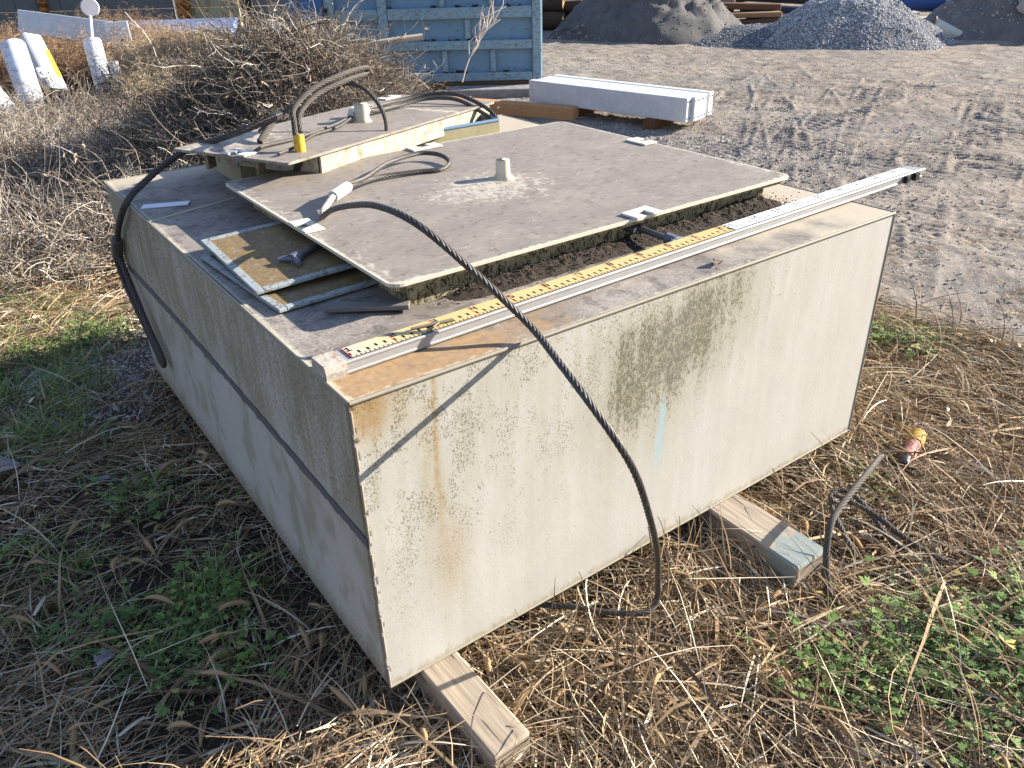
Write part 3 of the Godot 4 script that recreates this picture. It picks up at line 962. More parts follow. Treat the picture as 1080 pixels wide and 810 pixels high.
	slot_plate(P * Transform3D(bas(-PI / 2), Vector3(-0.605, 0.008, 0.02)), 0.10, 0.07, slotm, t2)
	slot_plate(P * Transform3D(bas(PI), Vector3(0.52, 0.008, -0.22)), 0.11, 0.05, slotm, t2)

# ------------------------------------------------------------------ things lying on the tank
const DIG := {"0": "757", "1": "262", "2": "", "3": ""}

func small_on_tank() -> void:
	# two small framed covers
	var ctex := tex(320, 512, func(x: int, y: int) -> Color:
		var f := nz(0, x * 1.8, y * 1.8); var h := nb(1, x * 2.0, y * 2.0); var g := nz(4, x, y)
		var c := Color(0.52, 0.43, 0.28).lerp(Color(0.45, 0.39, 0.30), h)
		c = c.lerp(Color(0.56, 0.48, 0.25), ss(0.55, 0.75, nb(2, x * 1.5, y)) * 0.6)
		c = c.lerp(Color(0.33, 0.25, 0.18), ss(0.58, 0.7, f * 0.6 + h * 0.4) * 0.8)
		c = c.lerp(Color(0.60, 0.60, 0.58), ss(0.60, 0.7, nb(1, x * 0.8 + 200, y * 0.8) * 0.6 + f * 0.4) * 0.45)
		return c.lerp(Color(0.25, 0.2, 0.15), ss(0.74, 0.8, g * 0.5 + f * 0.5)))
	var frt := tex(256, 256, func(x: int, y: int) -> Color:
		var c := Color(0.58, 0.61, 0.61)
		return c.lerp(Color(0.42, 0.40, 0.37), ss(0.54, 0.66, nz(0, x, y) * 0.6 + nz(1, x, y) * 0.4) * 0.8))
	var frm := tri(frt, Color.WHITE, 3.0, 0.7)
	var k := 0
	for q in [[Vector3(0.185, 0.858, -0.70), 0.28, 0.48, 0.0, 0.06, "small framed cover plate lying lowest, only its front edge showing"], [Vector3(0.185, 0.882, -0.765), 0.27, 0.44, 0.035, -0.02, "small framed cover plate with rusty yellow centre, leaning on another plate"]]:
		var p: Vector3 = q[0]
		var t := thing("cover_plate", p, q[5], "cover plate", "small framed cover plates on the tank")
		var P := Transform3D(bas(q[4], q[3] * 0.4, q[3]), p)
		var b := MB.new()
		b.box(P, Vector3(q[1] - 0.01, 0.006, q[2] - 0.01), 0.0)
		for i in b.uv.size(): b.uv[i] = Vector2(b.uv[i].y / q[1] + 0.5, b.uv[i].x / q[2] + 0.5)
		part("panel", b, tmat(ctex, 0.75), t)
		for s in [[q[1] * 0.5, 0.0, 0.020, q[2]], [-q[1] * 0.5, 0.0, 0.020, q[2]], [0.0, q[2] * 0.5 - 0.010, q[1] - 0.021, 0.02], [0.0, -q[2] * 0.5 + 0.010, q[1] - 0.021, 0.02]]:
			b = MB.new()
			b.box(P * Transform3D(Basis(), Vector3(s[0], 0.001, s[1])), Vector3(s[2], 0.009, s[3]), 0.0015)
			part("frame_bar", b, frm, t)
		k += 1
	# paper strip
	var b := MB.new()
	var pp := Vector3(0.09, TOP + 0.003, -1.515)
	b.box(Transform3D(bas(-0.48, 0, 0.02), pp), Vector3(0.145, 0.003, 0.04), 0.0)
	solo("paper_strip", b, mat(Color(0.87, 0.88, 0.92), 0.7), pp, "flat white strip lying on the tank's shaded top", "strip")
	# flat bar lying at the lid's corner
	b = MB.new()
	pp = Vector3(0.215, TOP + 0.012, -0.345)
	b.box(Transform3D(bas(-0.60), pp), Vector3(0.19, 0.012, 0.030), 0.002)
	solo("flat_bar", b, tri(M.mot, Color(0.50, 0.48, 0.46), 5.0, 0.8, 0.0), pp, "short grey flat bar on the tank beside the big lid's corner", "bar")
	# staff
	staff()
	# soil washed up along the coaming
	b = MB.new()
	var nx := 150; var nzz := 12
	var P := []
	for j in nzz + 1:
		for i in nx + 1:
			var x := 0.34 + 1.27 * i / nx; var v := float(j) / nzz
			var z := -0.308 + 0.078 * v
			var prof := (1.0 - v) * ss(0.0, 0.12, v + 0.1)
			var n1 := 0.5 + 0.5 * fn_mid.get_noise_2d(x * 420.0, z * 420.0); var n2 := 0.5 + 0.5 * fn_hi.get_noise_2d(x * 900.0, z * 900.0)
			var en := ss(0.34, 0.50, x) * ss(1.61, 1.50, x) * (0.55 + 0.7 * n1 + 0.4 * gauss(x, 1.42, 0.10))
			P.append(Vector3(x, TOP - 0.004 + 0.020 * prof * en + 0.012 * n2 * prof * en, z))
	for j in nzz:
		for i in nx:
			var a := j * (nx + 1) + i
			b.face([P[a], P[a + 1], P[a + nx + 2], P[a + nx + 1]], [Vector2.ZERO, Vector2.ZERO, Vector2.ZERO, Vector2.ZERO], P[a] + Vector3(0, -1, 0), Color.WHITE)
	solo("soil", b, tri(M.grit, Color(0.31, 0.275, 0.24), 6.0, 1.0), Vector3(0.97, TOP, -0.25), "dark crumbly soil washed up along the big lid's coaming", "soil", "", "stuff")
	var crumb := stone_mesh(4, 0.7, Color.WHITE, 4)
	var xf := []; var cl := []
	for i in 1400:
		var x := rng.randf_range(0.38, 1.58); var z := -0.302 + absf(rng.randfn(0, 0.03))
		if i > 1100:
			x = 1.45 + rng.randfn(0, 0.09); z = -0.27 + absf(rng.randfn(0, 0.06))
		if z > -0.16: continue
		var s := rng.randf_range(0.002, 0.006)
		xf.append(Transform3D(bas(rng.randf() * TAU, rng.randf() * TAU).scaled(Vector3(s, s, s)), Vector3(x, TOP + 0.002 + maxf(0.0, 0.03 * (1.0 - (z + 0.302) / 0.12)) * rng.randf(), z)))
		var q := rng.randf_range(0.03, 0.10)
		cl.append(Color(q, q * 0.85, q * 0.7))
	tag(scatter("soil_crumbs", crumb, M.stone, xf, cl), "loose dark crumbs of soil on the tank top along the lid", "soil")
	# a dead leaf and twig bits on the front rim
	dead_leaf(Vector3(1.03, TOP + 0.006, -0.045), 0.030, 0.9, Color(0.24, 0.17, 0.10), "small curled brown leaf on the tank's front rim")
	b = MB.new()
	b.cyl(Vector3(0.30, TOP + 0.036, -0.118), Vector3(0.21, TOP + 0.036, -0.135), 0.004, 6, Color(0.2, 0.17, 0.12), 0.003)
	b.cyl(Vector3(0.27, TOP + 0.037, -0.124), Vector3(0.235, TOP + 0.036, -0.105), 0.003, 6, Color(0.2, 0.17, 0.12), 0.002)
	solo("twig", b, M.twig, Vector3(0.255, TOP + 0.03, -0.12), "dark bit of twig lying across the yellow scale", "twig")

func dead_leaf(p: Vector3, s: float, yaw: float, col: Color, label: String, group := "") -> void:
	var b := MB.new()
	var n := 7; var prev := []
	var B := bas(yaw, 0.15, 0.2)
	for i in n + 1:
		var f := float(i) / n
		var w := s * 0.42 * sin(PI * pow(f, 0.8)) + s * 0.02
		var curl := 0.22 * s * sin(f * 4.0 + yaw)
		var row := []
		for k in [-1.0, -0.4, 0.0, 0.4, 1.0]:
			row.append(p + B * Vector3((f - 0.5) * s * 1.3, curl + absf(k) * w * 0.55 + 0.05 * s * sin(k * 7.0 + i), k * w))
		if i > 0:
			for k in 4:
				b.face([prev[k], row[k], row[k + 1], prev[k + 1]], [Vector2.ZERO, Vector2.ZERO, Vector2.ZERO, Vector2.ZERO], p + Vector3(0, -1, 0), Color(col.r * (0.85 + 0.3 * (k % 2)), col.g, col.b))
		prev = row
	b.cyl(p + B * Vector3(-s * 0.65, 0.02 * s, 0), p + B * Vector3(-s * 1.1, 0.1 * s, 0.05 * s), s * 0.025, 5, col)
	solo("dead_leaf", b, M.veg, p, label, "leaf", group)

func staff() -> void:
	var yaw := 0.022
	var o := Vector3(0.0, TOP + 0.016, -0.125)
	var P := Transform3D(Basis(Vector3.UP, yaw) * Basis(Vector3.BACK, 0.002), o)
	var L := 2.12; var W := 0.056; var H := 0.030
	var t := thing("levelling_staff", Vector3(1.0, TOP, -0.13), "long telescopic levelling staff laid along the tank's front edge", "measuring staff")
	var b := MB.new()
	# hollow-looking aluminium box section with grooves on its side
	b.box(P * Transform3D(Basis(), Vector3(L * 0.5 + 0.023, 0, 0)), Vector3(L - 0.04, H - 0.006, W - 0.002), 0.003)
	b.box(P * Transform3D(Basis(), Vector3(L * 0.5 + 0.023, -H * 0.5 + 0.004, 0)), Vector3(L - 0.04, 0.007, W + 0.002), 0.002)
	b.box(P * Transform3D(Basis(), Vector3(L * 0.5 + 0.023, H * 0.5 - 0.005, 0)), Vector3(L - 0.04, 0.007, W + 0.002), 0.002)
	part("tube", b, M.alu, t)
	# near end: scuffed grey shoe with clipped corners
	b = MB.new()
	var ring := []
	for q in [[-0.5, -0.48], [0.5, -0.48], [0.54, 0.0], [0.45, 0.48], [-0.45, 0.48], [-0.52, 0.1]]:
		ring.append(Vector2(q[0] * (W + 0.004), q[1] * (H + 0.004)))
	for x2 in [0.0, 0.045]:
		var pts := []
		for q in ring: pts.append(P * Vector3(x2, q.y, -q.x * -1.0))
		b.face(pts, [Vector2.ZERO, Vector2.ZERO, Vector2.ZERO, Vector2.ZERO, Vector2.ZERO, Vector2.ZERO], P * Vector3(0.022, 0, 0), Color.WHITE)
	for i in 6:
		var a: Vector2 = ring[i]; var e: Vector2 = ring[(i + 1) % 6]
		b.face([P * Vector3(0, a.y, a.x), P * Vector3(0, e.y, e.x), P * Vector3(0.045, e.y, e.x), P * Vector3(0.045, a.y, a.x)], [Vector2.ZERO, Vector2.ZERO, Vector2.ZERO, Vector2.ZERO], P * Vector3(0.022, 0, 0), Color.WHITE)
	var sh := tex(256, 256, func(x: int, y: int) -> Color:
		var c := Color(0.72, 0.69, 0.64).lerp(Color(0.60, 0.56, 0.51), nz(1, x, y))
		c = c.lerp(Color(0.82, 0.80, 0.76), ss(0.50, 0.70, nz(0, x, y)) * 0.5)
		return c.lerp(Color(0.60, 0.42, 0.30), ss(0.68, 0.76, nz(1, x + 99, y)) * 0.6))
	part("end_shoe", b, tri(sh, Color.WHITE, 5.0, 0.75), t)
	# printed scale: yellow for the first stretch, white after it
	var glyph := {0: [7, 5, 5, 5, 7], 1: [2, 6, 2, 2, 7], 2: [7, 1, 7, 4, 7], 3: [7, 1, 7, 1, 7], 4: [5, 5, 7, 1, 1], 5: [7, 4, 7, 1, 7], 6: [7, 4, 7, 5, 7], 7: [7, 1, 1, 1, 1], 8: [7, 5, 7, 5, 7], 9: [7, 5, 7, 1, 7]}
	for part_i in 2:
		var x0 := 0.06 if part_i == 0 else 1.19
		var x1 := 1.187 if part_i == 0 else 2.07
		var pw := int((x1 - x0) * 1400.0)
		var im := Image.create(pw, 64, false, Image.FORMAT_RGB8)
		var bg := Color(0.77, 0.69, 0.46) if part_i == 0 else Color(0.93, 0.94, 0.95)
		var ink := Color(0.10, 0.09, 0.08)
		for y in 64:
			for x in pw:
				var cc := bg
				var wear := nz(1, x, y * 2) * 0.5 + nz(0, x, y * 2) * 0.5
				cc = cc.lerp(Color(0.72, 0.66, 0.55), ss(0.60, 0.75, wear) * 0.7)
				if part_i == 0: cc = cc.lerp(Color(0.80, 0.76, 0.68), ss(0.16, 0.0, float(x) / pw + (wear - 0.5) * 0.1) * 0.8)
				im.set_pixel(x, y, cc)
		var ci := 0
		while ci * 14 < pw:
			# centimetre blocks along the near edge, staggered each half ten
			var xa := ci * 14
			var five := (ci / 5) % 2 == 0
			if ci % 2 == 0: im.fill_rect(Rect2i(xa, 36 if five else 30, 8, 16), ink)
			im.fill_rect(Rect2i(xa, 56, 4, 7), ink)
			if ci % 10 == 0:
				var num := (ci / 10) % 10 + 1
				for dgi in (2 if part_i == 1 else 1):
					var dg: int = num % 10 if dgi == (1 if part_i == 1 else 0) else 1
					for ry in 5:
						for rx in 3:
							if (int(glyph[dg][ry]) >> (2 - rx)) & 1:
								im.fill_rect(Rect2i(xa + 4 + dgi * 22 + rx * 6, 4 + ry * 5, 6, 5), ink)
				im.fill_rect(Rect2i(xa, 0, 3, 64), Color(0.75, 0.16, 0.12) if part_i == 0 else ink)
			ci += 1
		for s in 900:
			im.fill_rect(Rect2i(rng.randi_range(0, pw - 6), rng.randi_range(0, 62), rng.randi_range(1, 5), 1), bg.lerp(Color(0.6, 0.55, 0.45), 0.3))
		var sm := tmat(ImageTexture.create_from_image(im), 0.5)
		var q := MB.new()
		var hw := W * 0.5 - 0.004; var yy := H * 0.5 + 0.0012
		q.face([P * Vector3(x0, yy, hw), P * Vector3(x1, yy, hw), P * Vector3(x1, yy, -hw), P * Vector3(x0, yy, -hw)], [Vector2(0, 1), Vector2(1, 1), Vector2(1, 0), Vector2(0, 0)], P * Vector3((x0 + x1) * 0.5, -1, 0), Color.WHITE)
		var sc := part("scale_face", q, sm, t)
		sc.set_meta("label", "worn yellow scale" if part_i == 0 else "white scale")
	# catches at the far end
	b = MB.new()
	b.box(P * Transform3D(Basis(), Vector3(2.02, -0.002, W * 0.5 + 0.006)), Vector3(0.022, 0.022, 0.014), 0.003)
	part("catch", b, M.dark, t)
	b = MB.new()
	b.box(P * Transform3D(Basis(), Vector3(2.075, -0.002, W * 0.5 + 0.006)), Vector3(0.030, 0.024, 0.014), 0.003)
	part("catch", b, M.dark, t)
	b = MB.new()
	b.box(P * Transform3D(Basis(), Vector3(2.135, -0.003, 0.0)), Vector3(0.05, H * 0.7, W * 0.7), 0.003)
	part("inner_tube", b, tri(M.mot, Color(0.66, 0.64, 0.60), 5.0, 0.5, 0.3), t)

# ------------------------------------------------------------------ wire rope slings
func ferrule(a: Vector3, e: Vector3, r: float, m: Material, parent: Node) -> void:
	var b := MB.new()
	var d := (e - a)
	b.tube(PackedVector3Array([a, a + d * 0.04, a + d * 0.5, e - d * 0.04, e]), PackedFloat32Array([r * 0.9, r, r * 1.02, r, r * 0.9]), 18, Color.WHITE)
	part("ferrule", b, m, parent)

func slings() -> void:
	# 1: springs off the big lid, over the front edge and down to the grass
	var t := thing("wire_rope_sling", Vector3(0.31, 0.93, -0.78), "dark wire rope sling springing off the big lid over the tank's front", "wire rope")
	var b := MB.new()
	rope(b, [Vector3(0.325, 0.938, -0.80), Vector3(0.305, 0.952, -0.755), Vector3(0.312, 0.982, -0.70), Vector3(0.300, 1.03, -0.55), Vector3(0.270, 1.08, -0.35), Vector3(0.278, 1.076, -0.195), Vector3(0.347, 0.985, -0.101), Vector3(0.392, 0.916, -0.034), Vector3(0.415, 0.872, 0.015), Vector3(0.392, 0.852, 0.12), Vector3(0.378, 0.82, 0.22), Vector3(0.40, 0.75, 0.28), Vector3(0.435, 0.67, 0.30), Vector3(0.487, 0.55, 0.29), Vector3(0.567, 0.38, 0.25), Vector3(0.642, 0.20, 0.195), Vector3(0.668, 0.125, 0.175), Vector3(0.662, 0.097, 0.176), Vector3(0.640, 0.088, 0.178), Vector3(0.608, 0.085, 0.163), Vector3(0.555, 0.08, 0.109), Vector3(0.515, 0.07, 0.045), Vector3(0.46, 0.06, -0.02), Vector3(0.36, 0.05, -0.13)], 0.0078)
	part("rope", b, M.rope, t)
	b = MB.new()
	rope(b, [Vector3(0.325, 0.938, -0.80), Vector3(0.345, 0.945, -0.835), Vector3(0.40, 0.962, -0.885)], 0.009)
	var pr := part("painted_rope", b, M.rope_pale, t)
	pr.set_meta("label", "stretch of rope painted white")
	ferrule(Vector3(0.395, 0.960, -0.882), Vector3(0.475, 0.958, -0.955), 0.0165, M.ferrule, t)
	b = MB.new()
	rope(b, [Vector3(0.475, 0.957, -0.948), Vector3(0.54, 0.948, -1.0), Vector3(0.63, 0.943, -1.04), Vector3(0.75, 0.939, -1.03), Vector3(0.82, 0.938, -1.01), Vector3(0.875, 0.942, -1.04), Vector3(0.895, 0.948, -1.10), Vector3(0.885, 0.952, -1.155), Vector3(0.83, 0.955, -1.18), Vector3(0.70, 0.955, -1.13), Vector3(0.56, 0.957, -1.01), Vector3(0.475, 0.962, -0.962)], 0.0075)
	part("eye_loop", b, M.rope, t)
	# 2: thick sling over the left edge, its eye hanging down the side
	t = thing("wire_rope_sling", Vector3(-0.026, 0.36, -1.7), "thick grey wire rope sling whose long eye hangs down the tank's shaded side", "wire rope")
	b = MB.new()
	rope(b, [Vector3(-0.021, 0.60, -1.95), Vector3(-0.022, 0.70, -1.84), Vector3(-0.024, 0.79, -1.69), Vector3(-0.012, 0.855, -1.60), Vector3(0.05, 0.90, -1.62), Vector3(0.22, 0.965, -1.70), Vector3(0.36, 1.03, -1.55), Vector3(0.47, 1.055, -1.545), Vector3(0.535, 1.06, -1.595)], 0.0108)
	part("rope", b, M.rope_old, t)
	b = MB.new()
	rope(b, [Vector3(0.525, 1.055, -1.60), Vector3(0.50, 1.045, -1.565), Vector3(0.455, 1.02, -1.525), Vector3(0.425, 1.002, -1.50)], 0.0112)
	part("folded_end", b, M.rope_old, t)
	b = MB.new()
	b.tube(PackedVector3Array([Vector3(0.515, 1.058, -1.578), Vector3(0.53, 1.06, -1.59), Vector3(0.545, 1.061, -1.602), Vector3(0.553, 1.061, -1.608)]), PackedFloat32Array([0.0135, 0.0145, 0.013, 0.007]), 14, Color.WHITE)
	part("end_cap", b, tri(M.mot, Color(0.70, 0.64, 0.58), 6.0, 0.7), t)
	ferrule(Vector3(-0.024, 0.665, -1.885), Vector3(-0.024, 0.575, -1.975), 0.020, tri(M.mot, Color(0.52, 0.50, 0.48), 5.0, 0.5, 0.4), t)
	b = MB.new()
	rope(b, [Vector3(-0.030, 0.585, -1.965), Vector3(-0.030, 0.50, -1.95), Vector3(-0.028, 0.41, -1.84), Vector3(-0.026, 0.305, -1.69), Vector3(-0.026, 0.268, -1.65), Vector3(-0.026, 0.268, -1.61), Vector3(-0.026, 0.305, -1.60), Vector3(-0.028, 0.37, -1.68), Vector3(-0.026, 0.47, -1.81), Vector3(-0.022, 0.585, -1.945)], 0.0105)
	part("eye_loop", b, M.rope_old, t)
	# 3: yellow ferrule, doubled eye standing up behind it
	t = thing("wire_rope_sling", Vector3(0.48, 0.93, -1.30), "wire rope sling with yellow ferrule, its stiff eye standing up over the lids", "wire rope")
	ferrule(Vector3(0.482, 0.965, -1.30), Vector3(0.490, 1.045, -1.316), 0.0175, M.yellow, t)
	b = MB.new()
	rope(b, [Vector3(0.480, 1.03, -1.314), Vector3(0.489, 1.08, -1.333), Vector3(0.508, 1.12, -1.36), Vector3(0.60, 1.165, -1.40), Vector3(0.74, 1.188, -1.46), Vector3(0.87, 1.184, -1.56), Vector3(0.886, 1.172, -1.585), Vector3(0.872, 1.160, -1.578), Vector3(0.75, 1.163, -1.475), Vector3(0.615, 1.143, -1.412), Vector3(0.526, 1.10, -1.364), Vector3(0.502, 1.05, -1.327)], 0.0092)
	part("eye_loop", b, M.rope_old, t)
	b = MB.new()
	rope(b, [Vector3(0.485, 0.985, -1.304), Vector3(0.478, 0.93, -1.345), Vector3(0.50, 0.87, -1.42), Vector3(0.56, 0.86, -1.50)], 0.0115)
	part("rope", b, M.rope_old, t)
	# 4: the arched rope that drops in front of the narrow lid
	t = thing("wire_rope", Vector3(0.83, 0.93, -1.42), "wire rope arching over the narrow lid and dropping behind the big one", "wire rope")
	b = MB.new()
	rope(b, [Vector3(0.47, 1.01, -1.62), Vector3(0.56, 1.05, -1.64), Vector3(0.66, 1.10, -1.66), Vector3(0.76, 1.13, -1.65), Vector3(0.84, 1.125, -1.58), Vector3(0.87, 1.08, -1.51), Vector3(0.875, 1.02, -1.46), Vector3(0.855, 0.955, -1.43), Vector3(0.835, 0.90, -1.42), Vector3(0.83, 0.86, -1.42)], 0.0078)
	part("rope", b, M.rope_old, t)
	# 5: pale ferrule and eye on the narrow lid
	t = thing("wire_rope_sling", Vector3(0.83, 0.985, -1.70), "wire rope sling with white ferrule lying on the narrow lid", "wire rope")
	ferrule(Vector3(0.845, 1.004, -1.68), Vector3(0.945, 1.004, -1.745), 0.0165, M.ferrule, t)
	b = MB.new()
	rope(b, [Vector3(0.935, 1.002, -1.745), Vector3(1.03, 0.995, -1.83), Vector3(1.16, 0.992, -1.90), Vector3(1.29, 1.0, -1.90), Vector3(1.38, 1.005, -1.82), Vector3(1.42, 0.985, -1.72), Vector3(1.45, 0.95, -1.64), Vector3(1.455, 0.92, -1.60), Vector3(1.43, 0.935, -1.63), Vector3(1.36, 0.992, -1.74), Vector3(1.26, 1.0, -1.82), Vector3(1.13, 0.99, -1.82), Vector3(1.02, 0.992, -1.77), Vector3(0.935, 1.004, -1.735)], 0.0085)
	part("eye_loop", b, M.rope, t)
	b = MB.new()
	rope(b, [Vector3(0.85, 1.002, -1.685), Vector3(0.76, 0.997, -1.62), Vector3(0.66, 0.998, -1.55), Vector3(0.54, 1.002, -1.47), Vector3(0.42, 1.006, -1.42), Vector3(0.36, 1.008, -1.36)], 0.006)
	rope(b, [Vector3(0.85, 1.002, -1.675), Vector3(0.74, 0.996, -1.57), Vector3(0.62, 0.998, -1.50), Vector3(0.50, 1.003, -1.36), Vector3(0.40, 1.007, -1.27)], 0.005)
	part("rope", b, M.rope, t)
	# 6: sling in the grass on the right
	t = thing("wire_rope_sling", Vector3(1.35, 0.02, 0.35), "grey wire rope sling lying in the dry grass right of the tank", "wire rope")
	b = MB.new()
	rope(b, [Vector3(1.585, 0.165, 0.20), Vector3(1.46, 0.195, 0.24), Vector3(1.34, 0.205, 0.27), Vector3(1.23, 0.20, 0.295), Vector3(1.165, 0.185, 0.315), Vector3(1.12, 0.13, 0.345), Vector3(1.09, 0.06, 0.385), Vector3(1.09, 0.025, 0.42), Vector3(1.10, 0.015, 0.46)], 0.0095)
	b.tube(PackedVector3Array([Vector3(1.585, 0.165, 0.20), Vector3(1.60, 0.163, 0.198)]), PackedFloat32Array([0.0085, 0.007]), 10, Color(1.3, 1.3, 1.3))
	part("rope", b, M.rope_old, t)
	b = MB.new()
	rope(b, [Vector3(1.26, 0.05, 0.36), Vector3(1.36, 0.075, 0.21), Vector3(1.42, 0.085, 0.165), Vector3(1.46, 0.085, 0.19), Vector3(1.45, 0.07, 0.27), Vector3(1.40, 0.06, 0.36), Vector3(1.40, 0.045, 0.45), Vector3(1.42, 0.035, 0.53), Vector3(1.47, 0.03, 0.63), Vector3(1.56, 0.025, 0.75)], 0.008)
	rope(b, [Vector3(1.40, 0.10, 0.18), Vector3(1.44, 0.075, 0.29), Vector3(1.43, 0.06, 0.40), Vector3(1.44, 0.05, 0.52), Vector3(1.49, 0.045, 0.63), Vector3(1.58, 0.03, 0.76)], 0.008)
	part("eye_loop", b, M.rope_old, t)
	var rf := tri(tex(256, 256, func(x: int, y: int) -> Color:
		var c := Color(0.58, 0.36, 0.32).lerp(Color(0.85, 0.62, 0.58), ss(0.5, 0.6, nz(1, x, y)))
		return c.lerp(Color(0.30, 0.22, 0.18), ss(0.6, 0.7, nz(0, x, y)))), Color.WHITE, 6.0, 0.7)
	t = thing("sling_fitting", Vector3(1.90, 0.02, 0.15), "rusty red and yellow rope fitting lying loose in the dry grass", "rope fitting")
	ferrule(Vector3(1.82, 0.052, 0.175), Vector3(1.90, 0.058, 0.15), 0.023, rf, t)
	ferrule(Vector3(1.899, 0.058, 0.15), Vector3(1.955, 0.062, 0.13), 0.028, M.yellow_old, t)
	b = MB.new()
	b.tube(PackedVector3Array([Vector3(1.775, 0.045, 0.19), Vector3(1.822, 0.052, 0.174)]), PackedFloat32Array([0.016, 0.017]), 12, Color.WHITE)
	part("rope_stub", b, M.steel, t)

# ------------------------------------------------------------------ timbers
func timbers() -> void:
	var n := 0
	for q in [[0.135, 0.100, 0.285, 0.05, "weathered timber bearer under the tank's near corner, bare grey end"], [1.115, 0.13, 0.315, -0.04, "timber bearer under the tank with its end painted pale blue"]]:
		var L := 2.45
		var b := MB.new()
		var at := Vector3(q[0], 0.0, q[2])
		var P := Transform3D(bas(q[3] * 0.4), Vector3(q[0] - sin(q[3] * 0.4) * L * 0.5, 0.049, q[2] - L * 0.5))
		# visible front length carries the fine grain; the rest runs on under the tank
		b.box(P * Transform3D(Basis(), Vector3(0, 0, L * 0.5 - 0.33)), Vector3(q[1], 0.098, 0.66), 0.006)
		var t := thing("timber_bearer", at, q[4], "timber", "timbers carrying the tank")
		part("painted_end" if n == 1 else "weathered_end", b, M.wood_blue if n == 1 else M.wood_bare, t)
		b = MB.new()
		b.box(P * Transform3D(Basis(), Vector3(0, 0, -0.331)), Vector3(q[1], 0.097, L - 0.662), 0.005)
		part("beam", b, M.wood, t)
		n += 1
	# timber lying behind the tank beside the beams
	var b := MB.new()
	var d := Vector3(0.42, 0, 0.90).normalized()
	var e := Vector3(4.60, 0.09, -4.83)
	var P := Transform3D(bas(atan2(d.x, d.z)), e - d * 0.75)
	b.box(P, Vector3(0.14, 0.12, 1.5), 0.006)
	solo("timber", b, tri(M.mot, Color(0.82, 0.62, 0.44), 1.5, 0.85), Vector3(4.3, 0.02, -5.5), "sawn orange-brown timber lying behind the tank by the stacked beams", "timber")

